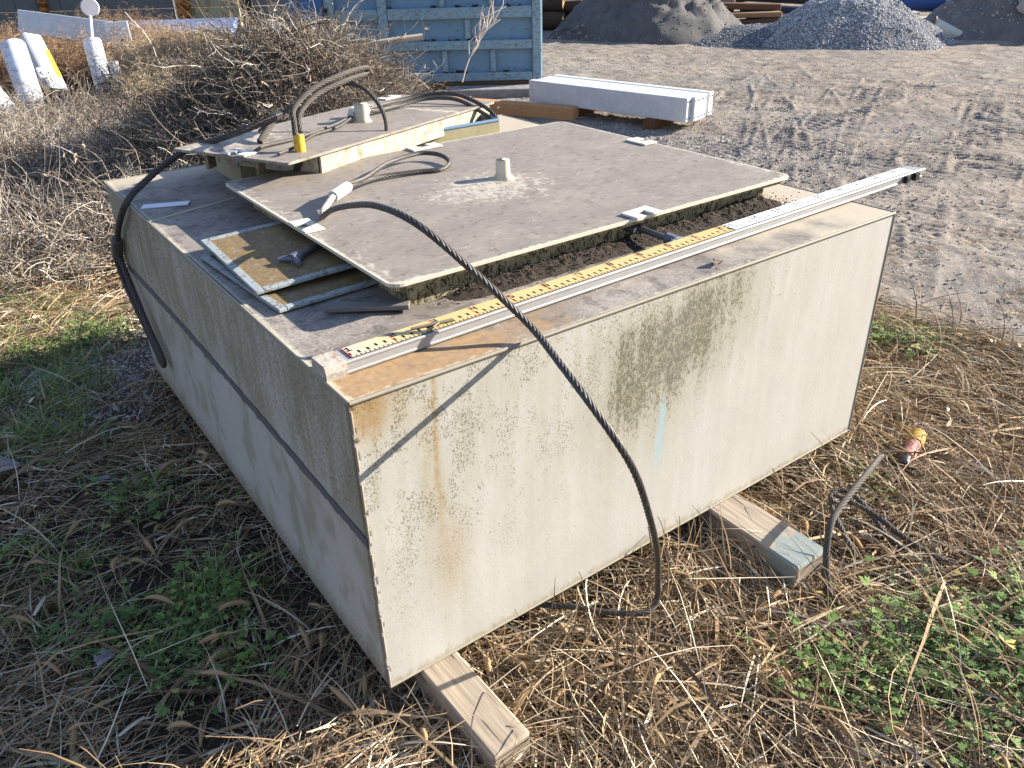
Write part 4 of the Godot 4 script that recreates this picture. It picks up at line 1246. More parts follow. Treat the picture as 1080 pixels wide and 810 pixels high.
# ------------------------------------------------------------------ blue container
func container() -> void:
	var d := Vector3(0.80, 0, 0.60)           # along the face, to the right
	var L := 2.36; var Hh := 1.40; var Dp := 2.0
	var A := Vector3(5.41, 0.15, -6.38) - d * L # left end of the long face, its foot
	var nf := Vector3(-0.60, 0, 0.80)         # out of the face
	var B := Basis(d, Vector3.UP, nf)
	B = Basis(d, Vector3.UP, d.cross(Vector3.UP))
	if (d.cross(Vector3.UP)).dot(nf) < 0: B = Basis(d, Vector3.UP, -d.cross(Vector3.UP))
	nf = d.cross(Vector3.UP).normalized()
	if nf.x > 0: nf = -nf
	var at := A + d * L * 0.5 - nf * Dp * 0.5
	var t := thing("skip_container", Vector3(at.x, 0.16, at.z), "blue steel container with ribbed side and rust stains", "container")
	var bt := tex(512, 512, func(x: int, y: int) -> Color:
		var h := nz(2, x, y); var f := nz(0, x, y)
		var c := Color(0.40, 0.54, 0.65).lerp(Color(0.46, 0.59, 0.67), h)
		var ru := ss(0.69, 0.76, nb(1, x * 0.7, y) * 0.65 + f * 0.35)
		return c.lerp(Color(0.33, 0.23, 0.16), ru * 0.85))
	var blue := tri(bt, Color.WHITE, 1.1, 0.6)
	var bt2 := tex(512, 512, func(x: int, y: int) -> Color:
		var h := nz(2, x, y); var f := nz(0, x, y)
		var c := Color(0.46, 0.585, 0.65).lerp(Color(0.54, 0.65, 0.685), h)
		var ru := ss(0.60, 0.70, nb(1, x * 0.9, y) * 0.6 + f * 0.4)
		return c.lerp(Color(0.36, 0.25, 0.17), ru * 0.8))
	var railm := tri(bt2, Color.WHITE, 1.4, 0.6)
	var F := func(u: float, y: float, o: float) -> Vector3: return A + d * u + Vector3(0, y, 0) + nf * o
	var put := func(called: String, u0: float, u1: float, y0: float, y1: float, o0: float, o1: float, m: Material) -> void:
		var b := MB.new()
		var P := Transform3D(Basis(d, Vector3.UP, d.cross(Vector3.UP)), F.call((u0 + u1) * 0.5, (y0 + y1) * 0.5, (o0 + o1) * 0.5))
		b.box(P, Vector3(u1 - u0, y1 - y0, absf(o1 - o0)), minf(0.008, absf(o1 - o0) * 0.2))
		part(called, b, m, t)
	# walls and floor (open top)
	put.call("side_wall", 0.0, L, 0.02, Hh, -0.02, 0.0, blue)
	put.call("side_wall", 0.0, L, 0.02, Hh, -Dp, -Dp + 0.02, blue)
	put.call("end_wall", 0.003, 0.023, 0.02, Hh - 0.003, -Dp + 0.021, -0.021, blue)
	put.call("end_wall", L - 0.023, L - 0.003, 0.02, Hh - 0.003, -Dp + 0.021, -0.021, blue)
	put.call("floor", 0.024, L - 0.024, 0.025, 0.06, -Dp + 0.021, -0.021, blue)
	# posts: ends and the hinge post
	for u in [0.0, L - 1.79, L - 0.11]:
		put.call("post", u, u + 0.10, 0.0, Hh + 0.01, 0.002, 0.085, railm)
	for y in [[0.0, 0.09], [0.33, 0.425], [0.645, 0.76], [0.965, 1.07], [1.29, 1.40]]:
		put.call("rail", 0.102, L - 1.792, y[0], y[1], 0.002, 0.07, railm)
		put.call("rail", L - 1.688, L - 0.112, y[0], y[1], 0.002, 0.075, railm)
	var lev := [[0.091, 0.329], [0.426, 0.644], [0.761, 0.964], [1.071, 1.289]]
	for i in 4:
		var us := [L - 1.12, L - 0.58] if i % 2 == 0 else [L - 0.85]
		for u in us:
			put.call("stiffener", u, u + 0.06, lev[i][0], lev[i][1], 0.002, 0.05, railm)
	var b := MB.new()
	smooth_tube(b, [F.call(0.02, 0.78, 0.10), F.call(0.0, 0.70, 0.13), F.call(0.02, 0.62, 0.12), F.call(0.04, 0.54, 0.10)], 0.018, 8)
	part("hanging_chain", b, tri(M.mot, Color(0.25, 0.20, 0.17), 4.0, 0.7, 0.3), t)
	# leaves and rust crumbs lying on the rails
	b = MB.new()
	for i in 26:
		var y: float = [0.091, 0.426, 0.761][i % 3]
		var u := rng.randf_range(L - 1.66, L - 0.15)
		b.box(Transform3D(bas(rng.randf() * 3.0, rng.randf() * 0.5), F.call(u, y + 0.008, rng.randf_range(0.015, 0.055))), Vector3(0.05, 0.015, 0.03) * rng.randf_range(0.4, 1.4), 0.0)
	var cr := part("rust_crumbs", b, mat(Color(0.24, 0.16, 0.11), 0.95), t)
	cr.set_meta("kind", "stuff")
	# sleeper and concrete slab it stands on
	b = MB.new()
	var sp: Vector3 = F.call(L - 0.75, -0.06, 0.02)
	b.box(Transform3D(Basis(d, Vector3.UP, d.cross(Vector3.UP)), sp), Vector3(1.45, 0.11, 0.16), 0.008)
	solo("sleeper", b, tri(M.mot, Color(0.40, 0.31, 0.22), 1.5, 0.9), Vector3(sp.x, 0.0, sp.z), "brown timber sleeper under the blue container", "timber")
	b = MB.new()
	sp = Vector3(4.90, 0.05, -6.42)
	b.box(Transform3D(Basis(d, Vector3.UP, d.cross(Vector3.UP)), sp), Vector3(1.3, 0.13, 0.30), 0.01)
	solo("concrete_slab", b, tri(M.grit, Color(0.72, 0.72, 0.73), 2.0, 0.9), Vector3(sp.x, 0.0, sp.z), "pale grey concrete slab on the ground before the blue container", "slab")
	# lighter blue sheet panel at the far left of the container
	b = MB.new()
	sp = A - d * 0.36 - nf * 1.3 + Vector3(0, 0.62, 0)
	var SB := Basis(d, Vector3.UP, d.cross(Vector3.UP))
	b.box(Transform3D(SB, sp), Vector3(0.85, 1.5, 0.06), 0.01)
	for k in 3:
		b.box(Transform3D(SB, sp) * Transform3D(Basis(), Vector3(-0.3 + k * 0.3, 0, 0.035)), Vector3(0.05, 1.48, 0.02), 0.003)
	solo("sheet_screen", b, tri(bt, Color(0.80, 0.88, 1.0), 0.9, 0.6), Vector3(sp.x, 0.0, sp.z), "plain blue sheet panel standing behind the brush left of the container", "panel")

# ------------------------------------------------------------------ pile of white beams
func beams() -> void:
	var d := Vector3(0.35, 0, 1.76).normalized()
	var r := Vector3(d.z, 0, -d.x)
	var at := Vector3(4.52, 0.13, -5.46)
	var L := 1.80; var w := 0.074; var h := 0.20
	var yaw := atan2(d.x, d.z)
	var wm := tri(M.mot, Color(0.90, 0.91, 0.93), 1.0, 0.5)
	var b := MB.new()
	var lab := ["white box beam of the stack, nearest the timber and tank", "white box beam, second in from the tank side of the stack", "white box beam, middle one of the stack of five", "white box beam, fourth in, beside the gap in the stack", "white box beam set apart by a gap, farthest from the tank"]
	var first: Node3D = null
	for k in 5:
		var off := (k + 0.5) * (w + 0.005) + (0.045 if k == 4 else 0.0)
		var p := at + r * off + d * (L * 0.5 + 0.01 * ((k * 3) % 4))
		if first == null:
			first = Node3D.new()
			first.name = numbered("box_beam"); add_child(first)
			first.position = p
			first.rotation.y = yaw
			var o := MB.new()
			o.box(Transform3D(Basis(), Vector3(0, h * 0.5, 0)), Vector3(w, h, L), 0.004)
			var mi := MeshInstance3D.new(); mi.mesh = o.mesh(); mi.material_override = wm; mi.name = "body"
			first.add_child(mi, true)
			for e in [-1.0, 1.0]:
				for q in [[-0.02, 0.03], [0.02, 0.03], [-0.02, 0.17], [0.02, 0.17]]:
					o = MB.new()
					o.cyl(Vector3(q[0], q[1], e * (L * 0.5 - 0.001)), Vector3(q[0], q[1], e * (L * 0.5 + 0.0015)), 0.0075, 10)
					mi = MeshInstance3D.new(); mi.mesh = o.mesh(); mi.material_override = M.dark; mi.name = "bolt_hole"
					first.add_child(mi, true)
			tag(first, lab[0], "beam", "white box beams stacked on blocks")
		else:
			var c: Node3D = first.duplicate()
			c.name = numbered("box_beam"); add_child(c)
			c.position = p
			tag(c, lab[k], "beam", "white box beams stacked on blocks")
	for q in [[0.55, "wooden block under the stacked white beams toward their tank end"], [1.45, "wooden block under the stacked white beams toward the yard"]]:
		b = MB.new()
		var p: Vector3 = at + d * q[0] + r * 0.22
		b.box(Transform3D(Basis(r, Vector3.UP, -r.cross(Vector3.UP)), Vector3(p.x, 0.06, p.z)), Vector3(0.52, 0.138, 0.12), 0.006)
		solo("support_block", b, tri(M.mot, Color(0.46, 0.33, 0.22), 2.0, 0.9), Vector3(p.x, 0.0, p.z), q[1], "block", "wooden blocks under the beams")

# ------------------------------------------------------------------ back left: posts, shed, boards
func back_left() -> void:
	var wm := tri(M.mot, Color(0.90, 0.91, 0.92), 1.4, 0.5)
	var crack := tri(tex(256, 512, func(x: int, y: int) -> Color:
		var c := Color(0.84, 0.87, 0.90)
		var a := nb(3, x * 0.9, y * 0.9)
		return c.lerp(Color(0.30, 0.32, 0.36), ss(0.10, 0.04, absf(nb(1, x, y) - 0.5)) * ss(0.45, 0.6, nb(2, x * 2.0, y * 2.0)) * 0.9 * (0.4 + a))), Color.WHITE, 1.6, 0.6)
	var post := func(foot: Vector3, head: Vector3, r: float, m: Material, label: String) -> Node3D:
		var t := thing("marker_post", foot, label, "post", "")
		var b := MB.new()
		var d := head - foot
		b.tube(PackedVector3Array([foot, foot + d * 0.02, head - d * 0.02, head]), PackedFloat32Array([r * 0.96, r, r, r * 0.94]), 20, Color.WHITE)
		part("tube", b, m, t)
		b = MB.new()
		b.tube(PackedVector3Array([foot + d * 0.06, foot + d * 0.065, foot + d * 0.085, foot + d * 0.09]), PackedFloat32Array([r, r * 1.04, r * 1.04, r]), 20, Color.WHITE, false)
		part("band", b, M.dark, t)
		return t
	var pa: Node3D = post.call(Vector3(0.64, -0.02, -9.52), Vector3(0.66, 0.66, -9.92), 0.13, crack, "leaning white plastic post with cracked dark markings at the left edge")
	# bracket on it
	var b := MB.new()
	b.box(Transform3D(bas(0.2, -0.5), Vector3(0.86, 0.36, -9.70)), Vector3(0.12, 0.12, 0.03), 0.008)
	b.cyl(Vector3(0.86, 0.36, -9.69), Vector3(0.86, 0.365, -9.665), 0.028, 12)
	part("bracket", b, wm, pa)
	# box-shaped delineator with a yellow stripe
	var t := thing("barrier_post", Vector3(1.0, 0.0, -10.4), "leaning white box post with a worn yellow reflective stripe", "post")
	b = MB.new()
	var ax := (Vector3(0.98, 0.62, -11.0) - Vector3(1.04, 0.0, -10.4)).normalized()
	var rt := Vector3(0.82, 0, -0.57)
	rt = (rt - ax * ax.dot(rt)).normalized()
	var B := Basis(rt, ax, rt.cross(ax))
	var mid := Vector3(1.0, 0.33, -10.65)
	b.box(Transform3D(B, mid), Vector3(0.23, 0.85, 0.16), 0.02)
	part("body", b, wm, t)
	b = MB.new()
	b.box(Transform3D(B, mid + rt * 0.075 + B.z * 0.081 + ax * -0.02), Vector3(0.06, 0.40, 0.006), 0.001)
	part("reflective_stripe", b, M.yellow, t)
	b = MB.new()
	b.box(Transform3D(B, mid - ax * 0.44), Vector3(0.26, 0.05, 0.19), 0.008)
	part("foot_plate", b, M.dark, t)
	# post with a round disc
	var pc: Node3D = post.call(Vector3(1.58, 0.0, -10.45), Vector3(1.62, 0.56, -10.72), 0.11, crack, "white post with a round white disc on top, among dry reeds")
	b = MB.new()
	b.cyl(Vector3(1.62, 0.55, -10.70), Vector3(1.70, 0.82, -10.86), 0.022, 10)
	part("disc_stem", b, wm, pc)
	b = MB.new()
	var dc := Vector3(1.73, 0.92, -10.90)
	var dn := Vector3(-0.18, 0.1, 1.0).normalized()
	b.tube(PackedVector3Array([dc - dn * 0.02, dc - dn * 0.016, dc + dn * 0.012, dc + dn * 0.016]), PackedFloat32Array([0.10, 0.112, 0.112, 0.10]), 28, Color.WHITE)
	part("disc", b, tri(M.mot, Color(0.78, 0.78, 0.82), 2.0, 0.5), pc)
	post.call(Vector3(1.78, 0.0, -10.4), Vector3(1.76, 0.30, -10.55), 0.07, wm, "short white pipe stub beside the disc post")
	post.call(Vector3(0.36, -0.02, -8.72), Vector3(0.20, 0.36, -9.05), 0.12, wm, "white tube at the photo's left edge, nearest of the posts")
	post.call(Vector3(0.20, -0.05, -8.05), Vector3(0.05, 0.18, -8.2), 0.08, wm, "low white tube end at the photo's very left edge")
	# pale sheets behind the posts
	for q in [[Vector3(1.65, 0.62, -11.9), Vector3(1.35, 0.30, 0.03), -0.35, -0.18, Color(0.70, 0.76, 0.83), "long pale blue-grey sheet leaning behind the posts"], [Vector3(2.08, 0.40, -11.35), Vector3(0.30, 0.62, 0.03), -0.35, 0.05, Color(0.80, 0.83, 0.87), "upright pale sheet with broken edge right of the disc post"]]:
		b = MB.new()
		var p: Vector3 = q[0]
		b.box(Transform3D(bas(q[2], -0.25, q[3]), p), q[1], 0.006)
		solo("metal_sheet", b, tri(M.mot, q[4], 1.2, 0.6), Vector3(p.x, 0, p.z), q[5], "sheet", "pale sheets behind the reeds")
	# low concrete kerb among the litter
	b = MB.new()
	b.box(Transform3D(bas(-0.9, 0.05), Vector3(1.15, 0.03, -9.4)), Vector3(0.55, 0.10, 0.16), 0.01)
	solo("concrete_kerb", b, tri(M.grit, Color(0.62, 0.58, 0.53), 2.0, 0.9), Vector3(1.15, 0, -9.4), "short concrete kerb piece lying in the litter below the posts", "kerb")
	# shed wall of upright sheet panels between posts
	var w := thing("shed_wall", Vector3(3.6, 0.0, -15.2), "old sheet metal shed wall with khaki panels and rusty posts", "wall")
	var dir := Vector3(0.80, 0, 0.60).normalized()
	var yaw := atan2(-dir.z, dir.x)
	var o := Vector3(3.95, 0, -14.75)
	var khaki := tri(tex(256, 256, func(x: int, y: int) -> Color:
		var c := Color(0.66, 0.64, 0.52).lerp(Color(0.58, 0.55, 0.43), nz(2, x, y))
		return c.lerp(Color(0.36, 0.28, 0.2), ss(0.62, 0.72, nb(1, x * 1.4, y * 0.3)) * 0.6)), Color.WHITE, 0.8, 0.7)
	var grey := tri(M.mot, Color(0.46, 0.48, 0.48), 0.8, 0.7)
	var rusty := tri(tex(256, 256, func(x: int, y: int) -> Color:
		return Color(0.42, 0.25, 0.12).lerp(Color(0.72, 0.50, 0.24), ss(0.45, 0.6, nz(1, x, y)))), Color.WHITE, 1.2, 0.9)
	var spans := [[-5.0, -0.16, grey, 12], [0.10, 0.98, khaki, 3], [1.16, 2.6, grey, 4]]
	for s in spans:
		var n: int = s[3]
		for k in n:
			var u0: float = lerpf(s[0], s[1], float(k) / n) + 0.006
			var u1: float = lerpf(s[0], s[1], float(k + 1) / n) - 0.006
			for lv in [[0.16, 0.60], [0.615, 1.05], [1.065, 1.9]]:
				b = MB.new()
				b.box(Transform3D(bas(yaw), o + dir * (u0 + u1) * 0.5 + Vector3(0, (lv[0] + lv[1]) * 0.5, 0)), Vector3(u1 - u0, lv[1] - lv[0], 0.035), 0.006)
				part("sheet", b, s[2], w)
	for q in [[-0.03, rusty, 0.22], [1.07, tri(M.mot, Color(0.20, 0.18, 0.16), 1.0, 0.9), 0.15], [-2.5, rusty, 0.12]]:
		b = MB.new()
		b.box(Transform3D(bas(yaw), o + dir * q[0] + Vector3(0, 1.0, 0.08)), Vector3(q[2], 2.0, 0.10), 0.01)
		part("post", b, q[1], w)
	b = MB.new()
	b.box(Transform3D(bas(yaw), o + dir * -1.2 + Vector3(0, 0.075, 0)), Vector3(7.6, 0.15, 0.08), 0.01)
	part("sill", b, tri(M.mot, Color(0.16, 0.17, 0.20), 1.0, 0.9), w)
	# sheets and a pole stacked before the wall
	for q in [[Vector3(3.3, 0.40, -13.2), Vector3(1.9, 0.12, 0.6), Color(0.48, 0.54, 0.68), "blue-grey folded sheet lying low before the shed wall"], [Vector3(3.62, 0.16, -11.9), Vector3(0.62, 0.03, 0.5), Color(0.82, 0.84, 0.88), "flat white board lying in the scrub behind the brush heap"]]:
		b = MB.new()
		var p: Vector3 = q[0]
		b.box(Transform3D(bas(yaw + 0.1, 0.25), p), q[1], 0.012)
		solo("sheet_stack", b, tri(M.mot, q[2], 1.0, 0.6), Vector3(p.x, 0, p.z), q[3], "sheet")
	b = MB.new()
	b.tube(PackedVector3Array([Vector3(4.02, 0.40, -13.3), Vector3(4.35, 0.43, -13.05)]), PackedFloat32Array([0.055, 0.06]), 12, Color.WHITE)
	solo("wooden_pole", b, tri(M.mot, Color(0.72, 0.63, 0.50), 1.5, 0.85), Vector3(4.2, 0.33, -13.2), "short pale wooden pole end before the shed wall", "pole")
	b = MB.new()
	b.box(Transform3D(bas(yaw), Vector3(4.05, 0.17, -13.15)), Vector3(2.2, 0.34, 0.5), 0.02)
	solo("low_trough", b, tri(M.mot, Color(0.17, 0.18, 0.22), 1.0, 0.9), Vector3(4.05, 0, -13.15), "low dark trough at the foot of the shed wall", "trough")
	# tilted white board in the brush
	b = MB.new()
	b.box(Transform3D(bas(-0.5, -0.30, -0.28), Vector3(2.18, 0.86, -5.85)), Vector3(0.16, 0.26, 0.02), 0.006)
	solo("white_board", b, tri(M.mot, Color(0.90, 0.89, 0.86), 2.0, 0.7), Vector3(2.18, 0.7, -5.85), "tilted white board sticking up out of the brush heap", "board")
	b = MB.new()
	b.box(Transform3D(bas(-0.5, -0.35, 0.30), Vector3(1.79, 0.77, -5.02)), Vector3(0.09, 0.26, 0.015), 0.004)
	solo("plastic_sheet", b, tri(M.mot, Color(0.66, 0.65, 0.74), 2.0, 0.7), Vector3(1.79, 0.6, -5.02), "lavender grey strip of sheet hanging in the shaded brush", "sheet")

# ------------------------------------------------------------------ back right: heaps, logs, pipes, rubble
func heap_mesh(c: Vector3, rx: float, rz: float, h: float, col_a: Color, col_b: Color, sd: float, pw := 1.0, rough := 0.06) -> MB:
	var b := MB.new()
	var n := 90; var m := 36
	for j in m + 1:
		for i in n + 1:
			var an := TAU * i / n; var f := float(j) / m
			var lob := 1.0 + 0.16 * fn_lo.get_noise_2d(cos(an) * 60.0 + sd, sin(an) * 60.0)
			var x := c.x + cos(an) * rx * f * lob; var z := c.z + sin(an) * rz * f * lob
			var prof := pow(maxf(0.0, 1.0 - f), pw) * (1.0 - 0.35 * gauss(f, 0.0, 0.25))
			var y := h * prof + rough * (fn_mid.get_noise_2d(x * 60.0 + sd, z * 60.0) + 0.5 * fn_hi.get_noise_2d(x * 130.0, z * 130.0 + sd)) * (1.0 - f * f)
			y += -0.05 * f + gh(x, z) * 0.5
			var k := clampf(0.5 + 0.8 * fn_mid.get_noise_2d(x * 50.0 - sd, z * 50.0), 0, 1)
			b.vert(Vector3(x, y, z), Vector3.UP, Vector2(x, z), col_a.lerp(col_b, k))
	for j in m:
		for i in n:
			var a := j * (n + 1) + i
			for tr in [[a, a + n + 2, a + n + 1], [a, a + 1, a + n + 2]]:
				b.ix.append_array([tr[0], tr[2], tr[1]] if false else [tr[0], tr[1], tr[2]])
	# smooth normals
	var N := PackedVector3Array(); N.resize(b.v.size())
	for q in range(0, b.ix.size(), 3):
		var i0 := b.ix[q]; var i1 := b.ix[q + 1]; var i2 := b.ix[q + 2]
		var fnn := (b.v[i1] - b.v[i0]).cross(b.v[i2] - b.v[i0])
		if fnn.y > 0:
			b.ix[q + 1] = i2; b.ix[q + 2] = i1
		else: fnn = -fnn
		N[i0] += fnn; N[i1] += fnn; N[i2] += fnn
	for q in N.size(): b.n[q] = N[q].normalized() if N[q].length() > 0 else Vector3.UP
	return b

func stones_on(hm: MB, count: int, smin: float, smax: float, cols: Array, parent: Node, called: String) -> void:
	for v in 2:
		var st := stone_mesh(20 + v, 0.75)
		var xf := []; var cl := []
		for i in count / 2:
			var q := rng.randi_range(0, hm.ix.size() / 3 - 1) * 3
			# favour the outer, larger rows
			var a := hm.v[hm.ix[q]]; var e := hm.v[hm.ix[q + 1]]; var f := hm.v[hm.ix[q + 2]]
			var s := rng.randf_range(smin, smax) * (1.0 if rng.randf() < 0.9 else 1.6)
			var u := rng.randf(); var w := rng.randf()
			if u + w > 1.0:
				u = 1.0 - u; w = 1.0 - w
			xf.append(Transform3D(bas(rng.randf() * TAU, rng.randf() * TAU).scaled(Vector3(s, s, s)), a + (e - a) * u + (f - a) * w))
			var c: Color = cols[rng.randi_range(0, cols.size() - 1)]
			var k := rng.randf_range(0.75, 1.25)
			cl.append(Color(c.r * k, c.g * k, c.b * k))
		scatter(called, st, M.stone, xf, cl, parent)

func back_right() -> void:
	var g := tri(M.grit, Color.WHITE, 1.6, 0.95, 0.0, M.gritn, 1.0)
	g.vertex_color_use_as_albedo = true
	# gravel heap
	var c := Vector3(11.55, 0, -6.65)
	var t := thing("gravel_heap", c, "heap of blue-grey crushed gravel at the far edge of the yard", "heap")
	var hm := heap_mesh(c, 1.6, 1.55, 0.94, Color(0.27, 0.275, 0.285), Color(0.34, 0.345, 0.355), 3.0, 1.0, 0.07)
	var hv := hm.v.duplicate(); var hi := hm.ix.duplicate()
	part("mass", hm, g, t)
	var dummy := MB.new(); dummy.v = hv; dummy.ix = hi
	stones_on(dummy, 24000, 0.013, 0.032, [Color(0.36, 0.36, 0.36), Color(0.40, 0.40, 0.40), Color(0.31, 0.31, 0.31), Color(0.45, 0.45, 0.44)], t, "stones")
	c = Vector3(10.9, 0, -7.8)
	t = thing("gravel_heap", c, "lower spill of grey gravel joining the dark heap and the gravel heap", "heap")
	hm = heap_mesh(c, 1.45, 1.3, 0.32, Color(0.15, 0.155, 0.165), Color(0.22, 0.225, 0.23), 17.0, 1.0, 0.03)
	hv = hm.v.duplicate(); hi = hm.ix.duplicate()
	part("mass", hm, g, t)
	dummy = MB.new(); dummy.v = hv; dummy.ix = hi
	stones_on(dummy, 14000, 0.013, 0.032, [Color(0.20, 0.21, 0.225), Color(0.28, 0.29, 0.30), Color(0.13, 0.135, 0.145)], t, "stones")
	# dark soil heap
	c = Vector3(10.3, 0, -9.7)
	t = thing("soil_heap", c, "tall heap of dark grey soil right of the blue container", "heap")
	hm = heap_mesh(c, 1.6, 1.7, 1.3, Color(0.19, 0.185, 0.18), Color(0.26, 0.252, 0.245), 29.0, 0.8, 0.22)
	hv = hm.v.duplicate(); hi = hm.ix.duplicate()
	part("mass", hm, g, t)
	dummy = MB.new(); dummy.v = hv; dummy.ix = hi
	stones_on(dummy, 1500, 0.010, 0.03, [Color(0.17, 0.16, 0.15), Color(0.21, 0.195, 0.18), Color(0.15, 0.14, 0.13)], t, "clods")
	c = Vector3(9.35, 0, -9.9)
	t = thing("soil_heap", c, "low rough heap of soil and roots beside the logs", "heap")
	hm = heap_mesh(c, 1.05, 1.0, 0.38, Color(0.17, 0.155, 0.14), Color(0.24, 0.22, 0.195), 41.0, 1.0, 0.18)
	hv = hm.v.duplicate(); hi = hm.ix.duplicate()
	part("mass", hm, g, t)
	dummy = MB.new(); dummy.v = hv; dummy.ix = hi
	stones_on(dummy, 700, 0.02, 0.06, [Color(0.2, 0.185, 0.17), Color(0.26, 0.24, 0.22)], t, "clods")
	# rubble heap at the right
	c = Vector3(14.25, 0, -5.25)
	t = thing("rubble_heap", c, "heap of grey rubble and soil at the photo's right edge", "heap")
	hm = heap_mesh(c, 1.65, 1.7, 1.2, Color(0.26, 0.245, 0.235), Color(0.35, 0.335, 0.32), 53.0, 0.9, 0.22)
	hv = hm.v.duplicate(); hi = hm.ix.duplicate()
	part("mass", hm, g, t)
	dummy = MB.new(); dummy.v = hv; dummy.ix = hi
	stones_on(dummy, 1300, 0.015, 0.05, [Color(0.32, 0.30, 0.285), Color(0.38, 0.365, 0.35), Color(0.26, 0.25, 0.24)], t, "rubble")
	var labs := ["big pale boulder high on the rubble heap", "second pale boulder just below the big one on the rubble heap", "grey rock low on the rubble heap, near the pale funnel", "grey rock half way up the rubble heap's right side", "small rock at the foot of the rubble heap", "tan rock at the rubble heap's top right"]
	var k := 0
	# angle round the heap, how far out, size, tone
	for q in [[2.55, 0.48, 0.36, 1.35], [2.75, 0.66, 0.26, 1.2], [2.62, 0.92, 0.22, 1.0], [1.75, 0.70, 0.24, 1.0], [1.9, 1.02, 0.16, 1.0], [2.05, 0.42, 0.30, 1.3]]:
		var o := MeshInstance3D.new()
		o.mesh = stone_mesh(60 + k * 3, 0.75, Color(0.34 * q[3], 0.315 * q[3], 0.29 * q[3]), 7)
		o.material_override = M.stone
		o.name = numbered("boulder"); add_child(o)
		o.position = Vector3(c.x + cos(q[0]) * 1.65 * q[1], 1.2 * pow(maxf(0.0, 1.0 - q[1]), 0.9) * (1.0 - 0.35 * gauss(q[1], 0.0, 0.25)) + 0.06, c.z + sin(q[0]) * 1.7 * q[1])
		o.basis = bas(k * 1.3, 0.3 * k).scaled(Vector3(q[2], q[2], q[2]) * 1.35)
		tag(o, labs[k], "rock", "rocks in the rubble heap")
		k += 1
	# pale cut funnel pipe
	t = thing("funnel_pipe", Vector3(12.65, 0.0, -5.62), "pale cone-shaped pipe piece lying at the rubble heap's foot", "pipe")
	var b := MB.new()
	var a := Vector3(12.50, 0.16, -5.82); var e := Vector3(12.80, 0.05, -5.42)
	b.tube(PackedVector3Array([a, e]), PackedFloat32Array([0.17, 0.045]), 20, Color.WHITE, false)
	var dd := (e - a).normalized()
	b.tube(PackedVector3Array([e, a + dd * 0.004]), PackedFloat32Array([0.037, 0.160]), 20, Color.WHITE, false)
	part("cone", b, tri(M.mot, Color(0.86, 0.85, 0.80), 1.5, 0.6), t)
	b = MB.new()
	b.tube(PackedVector3Array([a - dd * 0.012, a + dd * 0.012]), PackedFloat32Array([0.185, 0.18]), 20, Color.WHITE, false)
	part("collar", b, tri(M.mot, Color(0.70, 0.66, 0.58), 1.5, 0.7), t)
	b = MB.new()
	b.cyl(Vector3(12.78, 0.09, -5.62), Vector3(12.98, 0.09, -5.30), 0.09, 14)
	solo("clay_pipe", b, tri(M.mot, Color(0.42, 0.34, 0.26), 1.5, 0.8), Vector3(12.88, 0, -5.46), "short brown pipe end behind the pale cone", "pipe")
	# big blue pipe and boards under it
	t = thing("blue_pipe", Vector3(13.9, 0.2, -7.1), "large dark blue pipe lying behind the gravel heap", "pipe")
	b = MB.new()
	var p0 := Vector3(12.9, 0.36, -8.1); var p1 := Vector3(14.45, 0.36, -6.72)
	b.tube(PackedVector3Array([p0, p1]), PackedFloat32Array([0.13, 0.13]), 24, Color.WHITE)
	part("tube", b, tri(M.mot, Color(0.24, 0.36, 0.60), 0.8, 0.5), t)
	b = MB.new()
	dd = (p1 - p0).normalized()
	b.tube(PackedVector3Array([p1 - dd * 0.05, p1 + dd * 0.01]), PackedFloat32Array([0.137, 0.137]), 24, Color.WHITE)
	part("end_collar", b, tri(M.mot, Color(0.60, 0.68, 0.82), 1.5, 0.5), t)
	var bl := ["pale weathered board lying before the blue pipe", "thin brown board edge below the blue pipe", "bleached board tilted on the boards by the blue pipe"]
	k = 0
	for q in [[Vector3(13.35, 0.17, -6.85), Vector3(1.0, 0.05, 0.35), Color(0.80, 0.74, 0.66)], [Vector3(13.15, 0.10, -6.55), Vector3(1.5, 0.06, 0.10), Color(0.50, 0.38, 0.28)], [Vector3(13.55, 0.24, -6.9), Vector3(0.45, 0.05, 0.18), Color(0.84, 0.80, 0.73)]]:
		b = MB.new()
		b.box(Transform3D(bas(-0.72 + 0.15 * k, 0.05, 0.03 * k), q[0]), q[1], 0.006)
		solo("board", b, tri(M.mot, q[2], 1.5, 0.85), Vector3(q[0].x, 0, q[0].z), bl[k], "board", "boards by the blue pipe")
		k += 1
	# planks, pinkish slab and dark pipes between the heaps
	var pl := ["pinkish weathered slab leaning behind the dark heap", "brown plank pile end, upper plank", "tan plank below the upper one, split at its end", "brown plank lying lowest between the heaps", "dark board behind the planks between the heaps"]
	k = 0
	for q in [[Vector3(11.35, 0.60, -9.35), Vector3(1.0, 0.9, 0.10), Color(0.62, 0.50, 0.46), -0.75, -0.6], [Vector3(11.75, 0.40, -8.75), Vector3(1.1, 0.10, 0.24), Color(0.45, 0.33, 0.25), -0.55, 0.0], [Vector3(11.70, 0.28, -8.62), Vector3(1.0, 0.08, 0.26), Color(0.66, 0.52, 0.38), -0.62, 0.04], [Vector3(11.75, 0.17, -8.55), Vector3(1.2, 0.09, 0.24), Color(0.42, 0.32, 0.24), -0.50, 0.0], [Vector3(12.3, 0.62, -9.6), Vector3(2.2, 0.5, 0.08), Color(0.34, 0.28, 0.25), -0.65, -0.3]]:
		b = MB.new()
		b.box(Transform3D(bas(q[3], q[4], 0.05 * (k - 2)), q[0]), q[1], 0.012)
		solo("plank", b, tri(M.mot, q[2], 1.2, 0.9), Vector3(q[0].x, 0, q[0].z), pl[k], "plank", "planks between the heaps")
		k += 1
	k = 0
